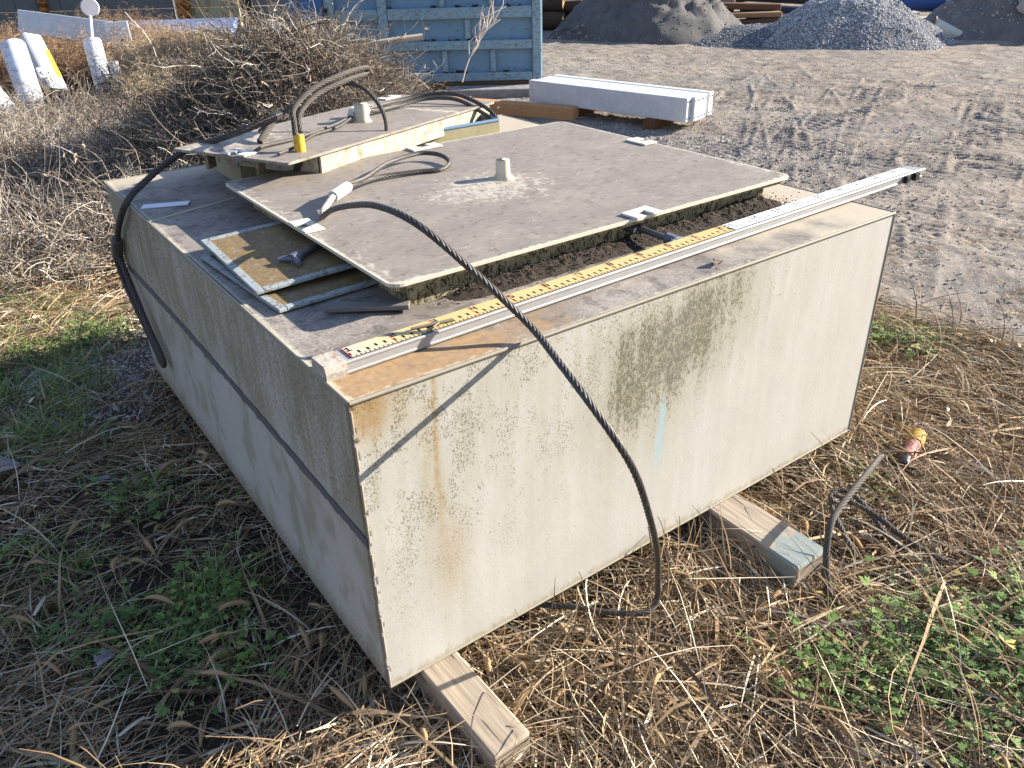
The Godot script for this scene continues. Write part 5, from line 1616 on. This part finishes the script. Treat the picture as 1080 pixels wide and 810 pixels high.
	for q in [[Vector3(12.1, 0.30, -9.2), Vector3(12.95, 0.22, -8.25), 0.11, "dark pipe end between the heaps, upper one"], [Vector3(12.0, 0.12, -8.95), Vector3(12.75, 0.12, -8.2), 0.13, "dark pipe lying on the ground between the heaps"], [Vector3(12.3, 0.50, -9.3), Vector3(13.2, 0.42, -8.4), 0.08, "thin dark pipe on top of the other pipes"]]:
		b = MB.new()
		b.tube(PackedVector3Array([q[0], q[1]]), PackedFloat32Array([q[2], q[2]]), 18, Color.WHITE, false)
		b.tube(PackedVector3Array([q[1], q[0]]), PackedFloat32Array([q[2] * 0.9, q[2] * 0.9]), 18, Color.WHITE, false)
		solo("dark_pipe", b, mat(Color(0.17, 0.18, 0.22), 0.6), Vector3(q[0].x, 0, q[0].z), q[3], "pipe", "dark pipes between the heaps")
		k += 1
	# logs by the container
	var ll := ["log with pale cut end lying lowest by the container", "log lying on top of the lowest one by the container", "dark log at the back of the log pile", "thin log at the pile's right, end in shade", "log on top of the pile by the container", "log at the far left of the pile behind the container"]
	k = 0
	for q in [[Vector3(9.66, 0.17, -11.2), 0.16], [Vector3(9.72, 0.46, -11.28), 0.14], [Vector3(10.05, 0.15, -11.0), 0.14], [Vector3(10.0, 0.40, -11.1), 0.12], [Vector3(9.85, 0.70, -11.25), 0.15], [Vector3(9.3, 0.2, -11.5), 0.18]]:
		var head: Vector3 = q[0]; var r: float = q[1]
		var tail := head + Vector3(-1.35, 0.02, -1.7)
		t = thing("log", Vector3(head.x, head.y - r, head.z), ll[k], "log", "logs piled by the container")
		b = MB.new()
		var pp := PackedVector3Array(); var rr := PackedFloat32Array()
		for i in 9:
			pp.push_back(head.lerp(tail, i / 8.0) + Vector3(0, 0.01 * sin(i * 1.7 + k), 0)); rr.push_back(r * (1.0 + 0.05 * sin(i * 2.3 + k)))
		b.tube(pp, rr, 14, Color.WHITE)
		part("bark", b, tri(M.grit, Color(0.40, 0.33, 0.27), 3.0, 0.95), t)
		b = MB.new()
		var ld := (head - tail).normalized()
		b.tube(PackedVector3Array([head + ld * 0.001, head + ld * 0.006]), PackedFloat32Array([r * 0.93, r * 0.92]), 14, Color.WHITE)
		part("cut_end", b, tri(M.mot, Color(0.68, 0.56, 0.40) if k < 2 else Color(0.42, 0.35, 0.28), 3.0, 0.85), t)
		k += 1
	# broken pale concrete sheets behind the low heap
	var cl := ["pale corrugated concrete sheet propped behind the low heap", "broken white concrete piece behind the low soil heap", "pale broken slab at the back of the low heap"]
	k = 0
	for q in [[Vector3(10.95, 0.28, -12.0), Vector3(0.75, 0.05, 0.55)], [Vector3(11.35, 0.48, -12.1), Vector3(0.35, 0.22, 0.3)], [Vector3(11.5, 0.25, -11.7), Vector3(0.45, 0.06, 0.35)]]:
		b = MB.new()
		var P := Transform3D(bas(-0.5 + 0.4 * k, 0.5, 0.15), q[0])
		b.box(P, q[1], 0.01)
		if k == 0:
			for i in 6: b.cyl(P * Vector3(-0.33 + i * 0.13, 0.028, -0.26), P * Vector3(-0.33 + i * 0.13, 0.028, 0.26), 0.022, 8)
		solo("concrete_piece", b, tri(M.mot, Color(0.80, 0.77, 0.72), 1.5, 0.9), Vector3(q[0].x, 0, q[0].z), cl[k], "concrete", "broken concrete behind the low heap")
		k += 1
	# distant bank that closes the yard
	b = MB.new()
	var n := 120
	for i in n + 1:
		var an := lerpf(-2.3, 0.5, float(i) / n)
		for j in 9:
			var f := j / 8.0
			var rr := 24.0 + 14.0 * f
			var y := 3.2 * ss(0.0, 0.6, f) * (0.8 + 0.5 * fn_lo.get_noise_2d(an * 60.0, 3.0)) + 0.3 * fn_mid.get_noise_2d(an * 200.0, f * 60.0) - 0.05
			var k2 := 0.5 + 0.5 * fn_mid.get_noise_2d(an * 160.0, f * 50.0)
			b.vert(Vector3(cos(an) * rr, y, sin(an) * rr), Vector3.UP, Vector2.ZERO, Color(0.10, 0.085, 0.06).lerp(Color(0.20, 0.17, 0.12), k2))
	for i in n:
		for j in 8:
			var q := i * 9 + j
			if (b.v[q + 1] - b.v[q]).cross(b.v[q + 10] - b.v[q]).y < 0.0: b.ix.append_array([q, q + 1, q + 10, q, q + 10, q + 9])
			else: b.ix.append_array([q, q + 10, q + 1, q, q + 9, q + 10])
	var bank := solo("bank", b, g, Vector3(0, 0, 0), "low scrubby bank closing the far side of the yard", "bank", "", "structure")
	bank.cast_shadow = GeometryInstance3D.SHADOW_CASTING_SETTING_ON

# ------------------------------------------------------------------ plants and litter
func straw_clump(sd: int, n: int, lmin: float, lmax: float, w: float, spread: float, lift: float) -> ArrayMesh:
	var r := RandomNumberGenerator.new(); r.seed = sd
	var b := MB.new()
	for i in n:
		var p := Vector3(r.randfn(0, 0.10), r.randf_range(0.0, 0.035), r.randfn(0, 0.10))
		var an := r.randfn(0, spread)
		var up := r.randf_range(-0.10, lift)
		var L := r.randf_range(lmin, lmax)
		if r.randf() < 0.30: L *= 0.4
		var seg := 5
		var pts := PackedVector3Array([p])
		var bend := r.randfn(0, 0.09)
		var fall := r.randf_range(0.04, 0.22)
		var broken := r.randi_range(1, 4) if r.randf() < 0.3 else -1
		for s in seg:
			an += bend + r.randfn(0, 0.05); up -= fall
			if s == broken:
				an += r.randfn(0, 1.0); up -= r.randf_range(0.2, 0.8)
			var d := Vector3(cos(an) * cos(up), sin(up), sin(an) * cos(up))
			p += d * L / seg
			if p.y < 0.004:
				p.y = 0.004 + r.randf() * 0.010
				up = r.randf_range(0.0, 0.15)
			pts.push_back(p)
		var t := r.randf()
		var col := Color(0.22, 0.135, 0.072).lerp(Color(0.55, 0.405, 0.24), t * t * 0.5 + t * 0.5)
		var q := r.randf()
		if q < 0.17: col = Color(0.72, 0.62, 0.46)
		elif q < 0.37: col = Color(0.11, 0.07, 0.042)
		elif q < 0.40: col = Color(0.40, 0.37, 0.32)
		var ww := w * r.randf_range(0.35, 1.2)
		if r.randf() < 0.10: ww = w * 2.3
		b.blade(pts, ww, Vector3(r.randfn(), r.randfn() * 0.6, r.randfn()).normalized(), col, 0.2)
	return b.mesh()

func grass_tuft(sd: int, n: int) -> ArrayMesh:
	var r := RandomNumberGenerator.new(); r.seed = sd
	var b := MB.new()
	for i in n:
		var p := Vector3(r.randfn(0, 0.035), 0.0, r.randfn(0, 0.035))
		var an := r.randf() * TAU; var up := r.randf_range(0.6, 1.4); var L := r.randf_range(0.05, 0.16)
		var pts := PackedVector3Array([p])
		for s in 5:
			up -= r.randf_range(0.05, 0.35)
			p += Vector3(cos(an) * cos(up), sin(up), sin(an) * cos(up)) * L / 5.0
			pts.push_back(p)
		var col := Color(0.075, 0.135, 0.03).lerp(Color(0.19, 0.26, 0.07), r.randf())
		if r.randf() < 0.12: col = Color(0.42, 0.36, 0.18)
		b.blade(pts, r.randf_range(0.002, 0.0045), Vector3(-sin(an), r.randfn() * 0.3, cos(an)).normalized(), col, 0.05)
	return b.mesh()

func twig_tangle(sd: int, n: int, ext: float, light: float) -> ArrayMesh:
	var r := RandomNumberGenerator.new(); r.seed = sd
	var b := MB.new()
	for i in n:
		var p := Vector3(r.randfn(0, ext), r.randf_range(0.0, 0.10), r.randfn(0, ext))
		var d := Vector3(r.randfn(), r.randfn() * 0.5 + 0.15, r.randfn()).normalized()
		var curl := Vector3(r.randfn(), r.randfn(), r.randfn()) * 0.16
		var L := r.randf_range(0.25, 0.8); var seg := 8
		var r0 := r.randf_range(0.0018, 0.0055) * (2.0 if r.randf() < 0.08 else 1.0)
		var pts := PackedVector3Array(); var rr := PackedFloat32Array()
		for s in seg + 1:
			pts.push_back(p); rr.push_back(r0 * lerpf(1.0, 0.45, float(s) / seg))
			d = (d + d.cross(curl) * 0.6 + Vector3(r.randfn(), r.randfn() - 0.45, r.randfn()) * 0.2).normalized()
			p += d * L / seg
			if p.y < -0.02:
				p.y = -0.02; d.y = absf(d.y) * 0.5
		var t := r.randf()
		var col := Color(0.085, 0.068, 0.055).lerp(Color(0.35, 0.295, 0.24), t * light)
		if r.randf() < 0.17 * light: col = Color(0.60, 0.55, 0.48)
		b.tube(pts, rr, 3, col, false)
		# side forks and withered leaves
		for k in r.randi_range(0, 2):
			var q := pts[r.randi_range(2, seg - 1)]
			var fd := (d + Vector3(r.randfn(), r.randfn(), r.randfn()) * 0.9).normalized()
			b.tube(PackedVector3Array([q, q + fd * 0.05, q + fd * 0.12 + Vector3(r.randfn(), r.randfn(), r.randfn()) * 0.02]), PackedFloat32Array([r0 * 0.7, r0 * 0.5, r0 * 0.3]), 3, col, false)
		for k in r.randi_range(0, 3):
			var q := pts[r.randi_range(1, seg)]
			var ld := Vector3(r.randfn(), r.randfn() - 0.6, r.randfn()).normalized() * r.randf_range(0.02, 0.06)
			var lc := Color(0.14, 0.095, 0.06).lerp(Color(0.36, 0.28, 0.19), r.randf())
			b.blade(PackedVector3Array([q, q + ld * 0.5, q + ld + Vector3(0, -0.012, 0)]), r.randf_range(0.006, 0.018), Vector3(r.randfn(), r.randfn(), r.randfn()).normalized(), lc, 0.3)
	return b.mesh()

func reed_clump(sd: int, n: int, hmin: float, hmax: float, ca: Color, cb: Color) -> ArrayMesh:
	var r := RandomNumberGenerator.new(); r.seed = sd
	var b := MB.new()
	for i in n:
		var p := Vector3(r.randfn(0, 0.13), 0, r.randfn(0, 0.13))
		var an := r.randf() * TAU; var tilt := absf(r.randfn(0, 0.22)); var H := r.randf_range(hmin, hmax)
		var pts := PackedVector3Array([p]); var rr := PackedFloat32Array([0.0035])
		var col := ca.lerp(cb, r.randf())
		for s in 6:
			tilt += r.randf_range(0.0, 0.16)
			p += Vector3(cos(an) * sin(tilt), cos(tilt), sin(an) * sin(tilt)) * H / 6.0
			pts.push_back(p); rr.push_back(0.0035 - 0.0004 * s)
		b.tube(pts, rr, 3, col, false)
		for k in 5:
			var q := pts[1 + r.randi_range(0, 4)]; var a2 := r.randf() * TAU; var up := r.randf_range(0.2, 0.9)
			var bp := PackedVector3Array([q])
			for s in 5:
				up -= r.randf_range(0.2, 0.5)
				q += Vector3(cos(a2) * cos(up), sin(up), sin(a2) * cos(up)) * H * 0.065
				bp.push_back(q)
			b.blade(bp, r.randf_range(0.006, 0.013), Vector3(r.randfn(), r.randfn(), r.randfn()).normalized(), ca.lerp(cb, r.randf()), 0.1)
		# feathery head
		for k in 10:
			var q := pts[6] + Vector3(r.randfn(), r.randfn() * 1.8, r.randfn()) * 0.03
			b.blade(PackedVector3Array([q, q + Vector3(r.randfn() * 0.03, r.randf_range(-0.03, 0.05), r.randfn() * 0.03)]), 0.006, Vector3(r.randfn(), r.randfn(), r.randfn()).normalized(), cb, 0.3)
	return b.mesh()

func weed_clump(sd: int, n: int) -> ArrayMesh:
	var r := RandomNumberGenerator.new(); r.seed = sd
	var b := MB.new()
	for i in n:
		var an := r.randf() * TAU; var up := r.randf_range(0.35, 1.25); var L := r.randf_range(0.03, 0.10)
		var p := Vector3(r.randfn(0, 0.055), 0.0, r.randfn(0, 0.055))
		var tip := p + Vector3(cos(an) * cos(up), sin(up), sin(an) * cos(up)) * L
		var col := Color(0.06, 0.125, 0.032).lerp(Color(0.18, 0.27, 0.07), r.randf())
		if r.randf() < 0.07: col = Color(0.30, 0.27, 0.09)
		b.blade(PackedVector3Array([p, p.lerp(tip, 0.5), tip]), 0.0022, Vector3(sin(an), 0, -cos(an)), Color(0.14, 0.20, 0.07), 0.8)
		# a lobed leaf at the tip
		var f := Vector3(cos(an), r.randf_range(-0.5, 0.4), sin(an)).normalized()
		var s := f.cross(Vector3.UP).normalized(); var nn := s.cross(f).normalized()
		if nn.y < 0: nn = -nn
		var sc := r.randf_range(0.008, 0.017) * (1.8 if r.randf() < 0.15 else 1.0)
		for k in 5:
			var la := (k - 2) * 0.62
			var d := (f * cos(la) + s * sin(la) + nn * r.randf_range(-0.15, 0.25)).normalized()
			var ll := sc * (1.0 - 0.13 * absf(k - 2.0)) * r.randf_range(0.8, 1.15)
			var c2 := tip + d * ll * 0.55
			var sd2 := nn.cross(d).normalized() * ll * 0.24
			var q := [tip, c2 + sd2, tip + d * ll, c2 - sd2]
			var b0 := b.v.size()
			for e in q: b.vert(e, nn, Vector2.ZERO, col)
			if (q[1] - q[0]).cross(q[2] - q[0]).dot(nn) < 0.0: b.ix.append_array([b0, b0 + 1, b0 + 2, b0, b0 + 2, b0 + 3])
			else: b.ix.append_array([b0, b0 + 2, b0 + 1, b0, b0 + 3, b0 + 2])
	return b.mesh()

func foxtail(sd: int) -> ArrayMesh:
	var r := RandomNumberGenerator.new(); r.seed = sd
	var b := MB.new()
	var p := Vector3.ZERO; var up := r.randf_range(0.1, 0.5); var an := 0.0
	var pts := PackedVector3Array(); var rr := PackedFloat32Array()
	for s in 9:
		pts.push_back(p); rr.push_back(0.0052 * sin(PI * (s + 0.7) / 9.4) + 0.0008)
		up -= r.randf_range(0.05, 0.22); an += r.randfn(0, 0.1)
		p += Vector3(cos(an) * cos(up), sin(up), sin(an) * cos(up)) * 0.0088
	b.tube(pts, rr, 7, Color(0.40, 0.27, 0.14), true)
	for k in 150:
		var i := r.randi_range(0, 7)
		var q := pts[i].lerp(pts[i + 1], r.randf())
		var t := (pts[i + 1] - pts[i]).normalized()
		var d := (Vector3(r.randfn(), r.randfn(), r.randfn()).normalized() + t * 0.7).normalized()
		var st := q + d * rr[i] * 0.7
		b.blade(PackedVector3Array([st, st + d * r.randf_range(0.005, 0.010)]), 0.0009, t.cross(d), Color(0.52, 0.38, 0.21).lerp(Color(0.66, 0.52, 0.33), r.randf()), 0.3)
	var sp := PackedVector3Array([pts[0]]); var q2 := pts[0]
	for s in 5:
		q2 += Vector3(-0.03, -0.004 * s, r.randfn() * 0.006)
		sp.push_back(q2)
	var sr := PackedFloat32Array(); sr.resize(6); sr.fill(0.0009)
	b.tube(sp, sr, 3, Color(0.52, 0.42, 0.26), false)
	return b.mesh()

func under_tank(x: float, z: float) -> bool:
	return x > -0.0 and x < TL and z < -0.02 and z > -TD

func cols_for(n: int, lo: float, hi: float) -> Array:
	var a := []
	for i in n:
		var k := rng.randf_range(lo, hi)
		a.append(Color(k * rng.randf_range(0.96, 1.04), k, k * rng.randf_range(0.92, 1.04)))
	return a

func at_ground(x: float, z: float, yaw: float, s: float, up := 0.0) -> Transform3D:
	return Transform3D(bas(yaw, rng.randfn(0, 0.08), rng.randfn(0, 0.08)).scaled(Vector3(s, s, s)), Vector3(x, gh(x, z) + up, z))

func near_rope(x: float, z: float) -> bool:
	if absf(z - (0.19 - maxf(0.0, 0.62 - x) * 1.2)) < 0.075 and x > 0.40 and x < 0.74: return true
	if x > 1.02 and x < 1.62 and absf(z - (0.25 + maxf(0.0, x - 1.40) * 2.2)) < 0.13: return true
	return x > 1.35 and x < 1.53 and z > 0.1 and z < 0.72

func straw_density(x: float, z: float) -> float:
	var n := 0.5 + 0.7 * fn_mid.get_noise_2d(x * 45.0 + 33.0, z * 45.0)
	var d := 0.0
	if z > -0.3 and x > -0.1: d = 1.0                                    # in front of the tank
	if x > TL - 0.1: d = ss(0.10, -0.12, berm(x, z)) * ss(-1.9, -0.9, z)  # right end
	if x < 0.0:
		d = 0.10 + 0.22 * ss(-0.5, 0.1, z) + 0.40 * ss(-0.45, -0.85, x) * ss(-1.5, -0.6, z)
		d *= 1.0 - 0.75 * gauss(x, -0.25, 0.28) * gauss(z, -2.5, 0.5)
		if z < -2.6: d = maxf(d, 0.7)
	if z > 0.0 and x < 0.15: d = 0.75
	if under_tank(x, z): d = 0.35
	return clampf(d * (0.55 + 0.75 * n), 0.0, 1.0)

func plants() -> void:
	# matted straw
	for v in 6:
		var me := straw_clump(100 + v, 74, 0.06, 0.27, 0.0040, [0.5, 0.9, 1.6, 1.0, 2.2, 0.6][v], [0.5, 0.65, 0.5, 0.9, 0.5, 0.3][v])
		var xf := []; var cl := []
		for i in 1100:
			var x := rng.randf_range(-1.25, 3.0); var z := rng.randf_range(-4.0, 1.25)
			if x + z > 3.3: continue
			if rng.randf() > straw_density(x, z): continue
			if near_rope(x, z) and rng.randf() < 0.8: continue
			var flow := -PI / 2 + 0.35 + 1.2 * fn_lo.get_noise_2d(x * 40.0, z * 40.0)
			if x < 0.0: flow = 0.5 + 1.8 * fn_lo.get_noise_2d(x * 40.0, z * 40.0)
			xf.append(at_ground(x, z, flow, rng.randf_range(0.7, 1.25)))
		cl = cols_for(xf.size(), 0.58, 1.08)
		tag(scatter("dry_grass", me, M.veg, xf, cl), "matted straw-coloured dry grass lying round the tank", "grass")
	# a few long pale stalks
	for v in 3:
		var me := straw_clump(140 + v, 7, 0.25, 0.65, 0.0045, 2.4, 0.75)
		var xf := []
		for i in 150:
			var x := rng.randf_range(-1.2, 2.9); var z := rng.randf_range(-3.6, 1.2)
			if under_tank(x, z) or x + z > 3.2 or rng.randf() > straw_density(x, z) + 0.1: continue
			xf.append(at_ground(x, z, rng.randf() * TAU, rng.randf_range(0.7, 1.1), 0.02))
		tag(scatter("dry_stalks", me, M.veg, xf, cols_for(xf.size(), 0.95, 1.25)), "long pale dry stalks bent over the grass", "grass")
	# foxtail seed heads
	for v in 3:
		var me := foxtail(170 + v)
		var xf := []
		for i in 210:
			var x := rng.randf_range(-0.9, 1.5); var z := rng.randf_range(-1.3, 1.0)
			if x > 0 and z < 0.05: continue
			if rng.randf() > 0.6: continue
			xf.append(at_ground(x, z, rng.randf() * TAU, rng.randf_range(0.75, 1.25), rng.randf_range(0.02, 0.08)))
		tag(scatter("foxtail_heads", me, M.fuzz, xf, cols_for(xf.size(), 0.75, 1.1)), "fuzzy brown foxtail seed heads among the dry grass", "grass")
	# green weeds
	for v in 4:
		var me := weed_clump(200 + v, 92)
		var xf := []
		for i in 700:
			var x := rng.randf_range(-1.3, 2.9); var z := rng.randf_range(-3.8, 1.25)
			if under_tank(x, z): continue
			var d := 3.0 * gauss(x, 1.20, 0.26) * gauss(z, 0.66, 0.24) + 2.6 * gauss(x, 1.50, 0.30) * gauss(z, 0.85, 0.18) + 0.9 * gauss(x, -0.75, 0.22) * gauss(z, -1.95, 0.30) + 1.5 * gauss(x, -0.42, 0.18) * gauss(z, -3.1, 0.40) + 1.6 * gauss(x, -0.1, 0.12) * gauss(z, -2.75, 0.25) + 0.30 * gauss(x, -0.55, 0.25) * gauss(z, -1.1, 0.4) + 0.28 * gauss(x, -0.3, 0.2) * gauss(z, -0.6, 0.4) + 1.2 * gauss(x, 2.62, 0.12) * gauss(z, -0.45, 0.2) + 0.16 * gauss(x, 1.5, 0.5) * gauss(z, 0.2, 0.4)
			if rng.randf() > (d - 0.04) * 0.62 * ss(-0.25, 0.35, fn_mid.get_noise_2d(x * 110.0, z * 110.0)): continue
			if near_rope(x, z): continue
			xf.append(at_ground(x, z, rng.randf() * TAU, rng.randf_range(0.7, 1.25), 0.01))
		tag(scatter("green_weeds", me, M.veg, xf, cols_for(xf.size(), 0.8, 1.25)), "low green weeds with small lobed leaves in the grass", "weeds")
	for v in 3:
		var me := grass_tuft(230 + v, 46)
		var xf := []
		for i in 1900:
			var x := rng.randf_range(-1.3, 3.2); var z := rng.randf_range(-4.2, 1.25)
			if under_tank(x, z) or near_rope(x, z): continue
			var d := 1.6 * gauss(x, -0.72, 0.30) * gauss(z, -2.2, 0.40) + 1.8 * gauss(x, -0.42, 0.24) * gauss(z, -3.1, 0.5) + 0.8 * gauss(x, -0.12, 0.12) * gauss(z, -2.85, 0.3) + 0.9 * gauss(x, 2.70, 0.16) * gauss(z, -0.50, 0.25) + 0.20 * ss(0.1, -0.2, x) * ss(0.3, -0.6, z) + 0.28 * gauss(x, 1.4, 0.5) * gauss(z, 0.75, 0.3)
			if rng.randf() > d * (0.5 + fn_mid.get_noise_2d(x * 70.0, z * 70.0) * 1.4): continue
			xf.append(at_ground(x, z, rng.randf() * TAU, rng.randf_range(0.6, 1.2), 0.0))
		tag(scatter("green_grass", me, M.veg, xf, cols_for(xf.size(), 0.8, 1.3)), "tufts of green grass growing through the litter", "grass")
	# dead leaves one can pick out
	var i3 := 0
	for q in [[-0.60, -1.60, 0.11, "large grey curled leaf at the left in the tank's shade", Color(0.30, 0.26, 0.25)], [-0.50, -0.55, 0.05, "pale leaf in the shaded grass left of the tank", Color(0.36, 0.33, 0.36)], [-0.30, -0.35, 0.045, "grey leaf bit nearest the tank's near corner on its shaded side", Color(0.32, 0.31, 0.36)], [0.07, 0.17, 0.07, "brown leaf beside the near timber end", Color(0.25, 0.13, 0.07)], [-0.35, -1.35, 0.05, "small dull leaf in the shade half way along the tank", Color(0.22, 0.2, 0.2)]]:
		dead_leaf(Vector3(q[0], gh(q[0], q[1]) + 0.035, q[1]), q[2], 0.7 * i3, q[4], q[3], "dead leaves in the grass")
		i3 += 1
	# pebbles: on the yard, the near gravel and the patch behind the tank's left side
	var shades := [Color(0.29, 0.27, 0.25), Color(0.37, 0.345, 0.315), Color(0.22, 0.205, 0.19), Color(0.44, 0.41, 0.375)]
	for v in 3:
		var me := stone_mesh(80 + v, 0.7)
		var xf := []; var cl := []
		for i in 9000:
			var x := rng.randf_range(2.0, 9.5); var z := rng.randf_range(-8.0, 0.8)
			if i % 5 == 0:
				x = -0.25 + rng.randfn(0, 0.28); z = -2.5 + rng.randfn(0, 0.5)
			elif i % 5 == 1:
				x = 4.2 + rng.randfn(0, 0.9); z = -3.0 + rng.randfn(0, 1.0)
			if under_tank(x, z): continue
			if i % 5 > 1:
				if rng.randf() > yard_amount(x, z) * (0.25 + 0.9 * ss(0.0, 0.4, fn_mid.get_noise_2d(x * 50.0, z * 50.0))): continue
			var s := rng.randf_range(0.006, 0.018) * (1.8 if rng.randf() < 0.05 else 1.0)
			xf.append(Transform3D(bas(rng.randf() * TAU, rng.randf()).scaled(Vector3(s, s, s)), Vector3(x, gh(x, z) + s * 0.15, z)))
			var c: Color = shades[rng.randi_range(0, 3)]
			var k := rng.randf_range(0.8, 1.2)
			cl.append(Color(c.r * k, c.g * k, c.b * k))
		tag(scatter("pebbles", me, M.stone, xf, cl), "loose grey pebbles strewn over the dirt yard", "gravel")
	# straw litter and twigs on the yard edge
	var me2 := straw_clump(155, 30, 0.04, 0.16, 0.003, 2.5, 0.15)
	var xf2 := []
	for i in 520:
		var x := rng.randf_range(2.6, 4.6); var z := rng.randf_range(-2.8, 0.5)
		if rng.randf() > 0.55 * ss(0.5, 0.0, fn_mid.get_noise_2d(x * 30.0, z * 30.0)) * ss(4.6, 2.8, x): continue
		xf2.append(at_ground(x, z, rng.randf() * TAU, rng.randf_range(0.5, 1.1)))
	tag(scatter("straw_litter", me2, M.veg, xf2, cols_for(xf2.size(), 0.7, 1.1)), "scraps of dry straw strewn on the yard's near edge", "grass")
	# brush heap and the vine litter spread to its left
	for v in 5:
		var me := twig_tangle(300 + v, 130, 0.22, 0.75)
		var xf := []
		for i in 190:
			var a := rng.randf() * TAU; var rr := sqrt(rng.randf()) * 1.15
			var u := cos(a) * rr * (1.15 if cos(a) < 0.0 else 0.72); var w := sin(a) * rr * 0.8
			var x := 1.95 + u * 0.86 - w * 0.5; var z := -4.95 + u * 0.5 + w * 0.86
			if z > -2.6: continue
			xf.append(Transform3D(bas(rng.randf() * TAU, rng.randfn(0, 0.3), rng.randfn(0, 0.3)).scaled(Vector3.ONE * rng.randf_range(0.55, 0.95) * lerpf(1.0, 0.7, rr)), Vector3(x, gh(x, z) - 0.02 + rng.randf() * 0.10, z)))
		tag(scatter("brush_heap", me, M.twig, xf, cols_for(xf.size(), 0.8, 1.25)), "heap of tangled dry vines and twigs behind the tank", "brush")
	for v in 3:
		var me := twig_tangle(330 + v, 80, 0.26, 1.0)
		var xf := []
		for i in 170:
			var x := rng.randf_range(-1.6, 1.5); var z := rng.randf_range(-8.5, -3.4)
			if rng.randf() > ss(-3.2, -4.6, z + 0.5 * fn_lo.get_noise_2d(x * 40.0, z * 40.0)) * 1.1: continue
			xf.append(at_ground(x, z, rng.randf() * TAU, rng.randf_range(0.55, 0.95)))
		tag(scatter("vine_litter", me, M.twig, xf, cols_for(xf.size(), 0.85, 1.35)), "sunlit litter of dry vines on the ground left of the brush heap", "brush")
	var me3 := straw_clump(158, 70, 0.06, 0.22, 0.007, 2.5, 0.35)
	xf2 = []
	for i in 520:
		var x := rng.randf_range(-1.6, 1.6); var z := rng.randf_range(-9.0, -3.3)
		xf2.append(at_ground(x, z, rng.randf() * TAU, rng.randf_range(0.8, 1.4)))
	tag(scatter("dry_litter", me3, M.veg, xf2, cols_for(xf2.size(), 0.65, 1.1)), "dry leaves and grass among the vine litter", "grass")
	# standing reeds
	for v in 4:
		var rust := v >= 2
		var me := reed_clump(400 + v, 26, 0.45, 1.0, Color(0.20, 0.125, 0.075) if rust else Color(0.27, 0.20, 0.125), Color(0.34, 0.22, 0.14) if rust else Color(0.44, 0.35, 0.225))
		var xf := []
		for i in (190 if rust else 210):
			var x: float; var z: float
			if rust:
				x = rng.randf_range(-0.6, 3.0); z = rng.randf_range(-14.0, -8.6)
			else:
				x = rng.randf_range(1.2, 3.3); z = rng.randf_range(-11.5, -7.2)
			if not rust and (x < 1.4 + (-z - 8.0) * 0.25 or x > -0.477 + 0.315 * (1.19 - z)): continue
			var back := Vector2(x - 1.6, z + 10.3).length()
			if rust and x > -0.1 and x < 2.0 and z > -11.0 and rng.randf() < 0.86: continue
			if not rust and back < 0.55: continue
			xf.append(at_ground(x, z, rng.randf() * TAU, rng.randf_range(0.42, 0.78) if rust else rng.randf_range(0.42, 0.74)))
		tag(scatter("dry_reeds", me, M.veg, xf, cols_for(xf.size(), 0.8, 1.2)), "rusty brown dry weeds standing at the back left" if rust else "golden dry reeds standing behind the brush heap", "reeds")
	# branches one can pick out on the heap
	var br := ["long pale branch with a cut end sticking out right from the brush heap", "thin forked dry branch standing up before the blue container", "thin pale vine arching up the heap's shaded side", "bare stick slanting out of the brush heap's top"]
	var paths := [[Vector3(2.1, 0.70, -5.0), Vector3(2.45, 0.84, -4.95), Vector3(2.7, 0.88, -4.85), Vector3(2.95, 0.90, -4.75)], [Vector3(3.2, 0.55, -4.6), Vector3(3.28, 0.72, -4.6), Vector3(3.42, 0.88, -4.6), Vector3(3.52, 1.0, -4.55)], [Vector3(1.75, 0.35, -5.0), Vector3(1.55, 0.58, -5.2), Vector3(1.62, 0.75, -5.3), Vector3(1.85, 0.78, -5.3)], [Vector3(2.0, 0.6, -4.9), Vector3(2.1, 0.85, -5.0), Vector3(2.2, 1.0, -5.1)]]
	for k in 4:
		var b := MB.new()
		var p := spline(paths[k], 0.04)
		var rr := PackedFloat32Array()
		var r0: float = [0.024, 0.007, 0.008, 0.009][k]
		for s in p.size(): rr.push_back(r0 * (lerpf(0.75, 1.0, float(s) / p.size()) if k == 0 else lerpf(1.0, 0.5, float(s) / p.size())))
		b.tube(p, rr, 8, Color(0.46, 0.39, 0.31))
		if k == 1:
			for j in 16:
				var s0 := p[rng.randi_range(p.size() / 3, p.size() - 2)]
				b.tube(PackedVector3Array([s0, s0 + Vector3(rng.randfn() * 0.05 + 0.04, 0.08 + rng.randf() * 0.08, rng.randfn() * 0.05), s0 + Vector3(rng.randfn() * 0.08 + 0.12, 0.16 + rng.randf() * 0.14, rng.randfn() * 0.06)]), PackedFloat32Array([0.004, 0.003, 0.002]), 4, Color(0.56, 0.48, 0.40), false)
		solo("branch", b, M.twig, paths[k][0], br[k], "branch", "branches in the brush heap")
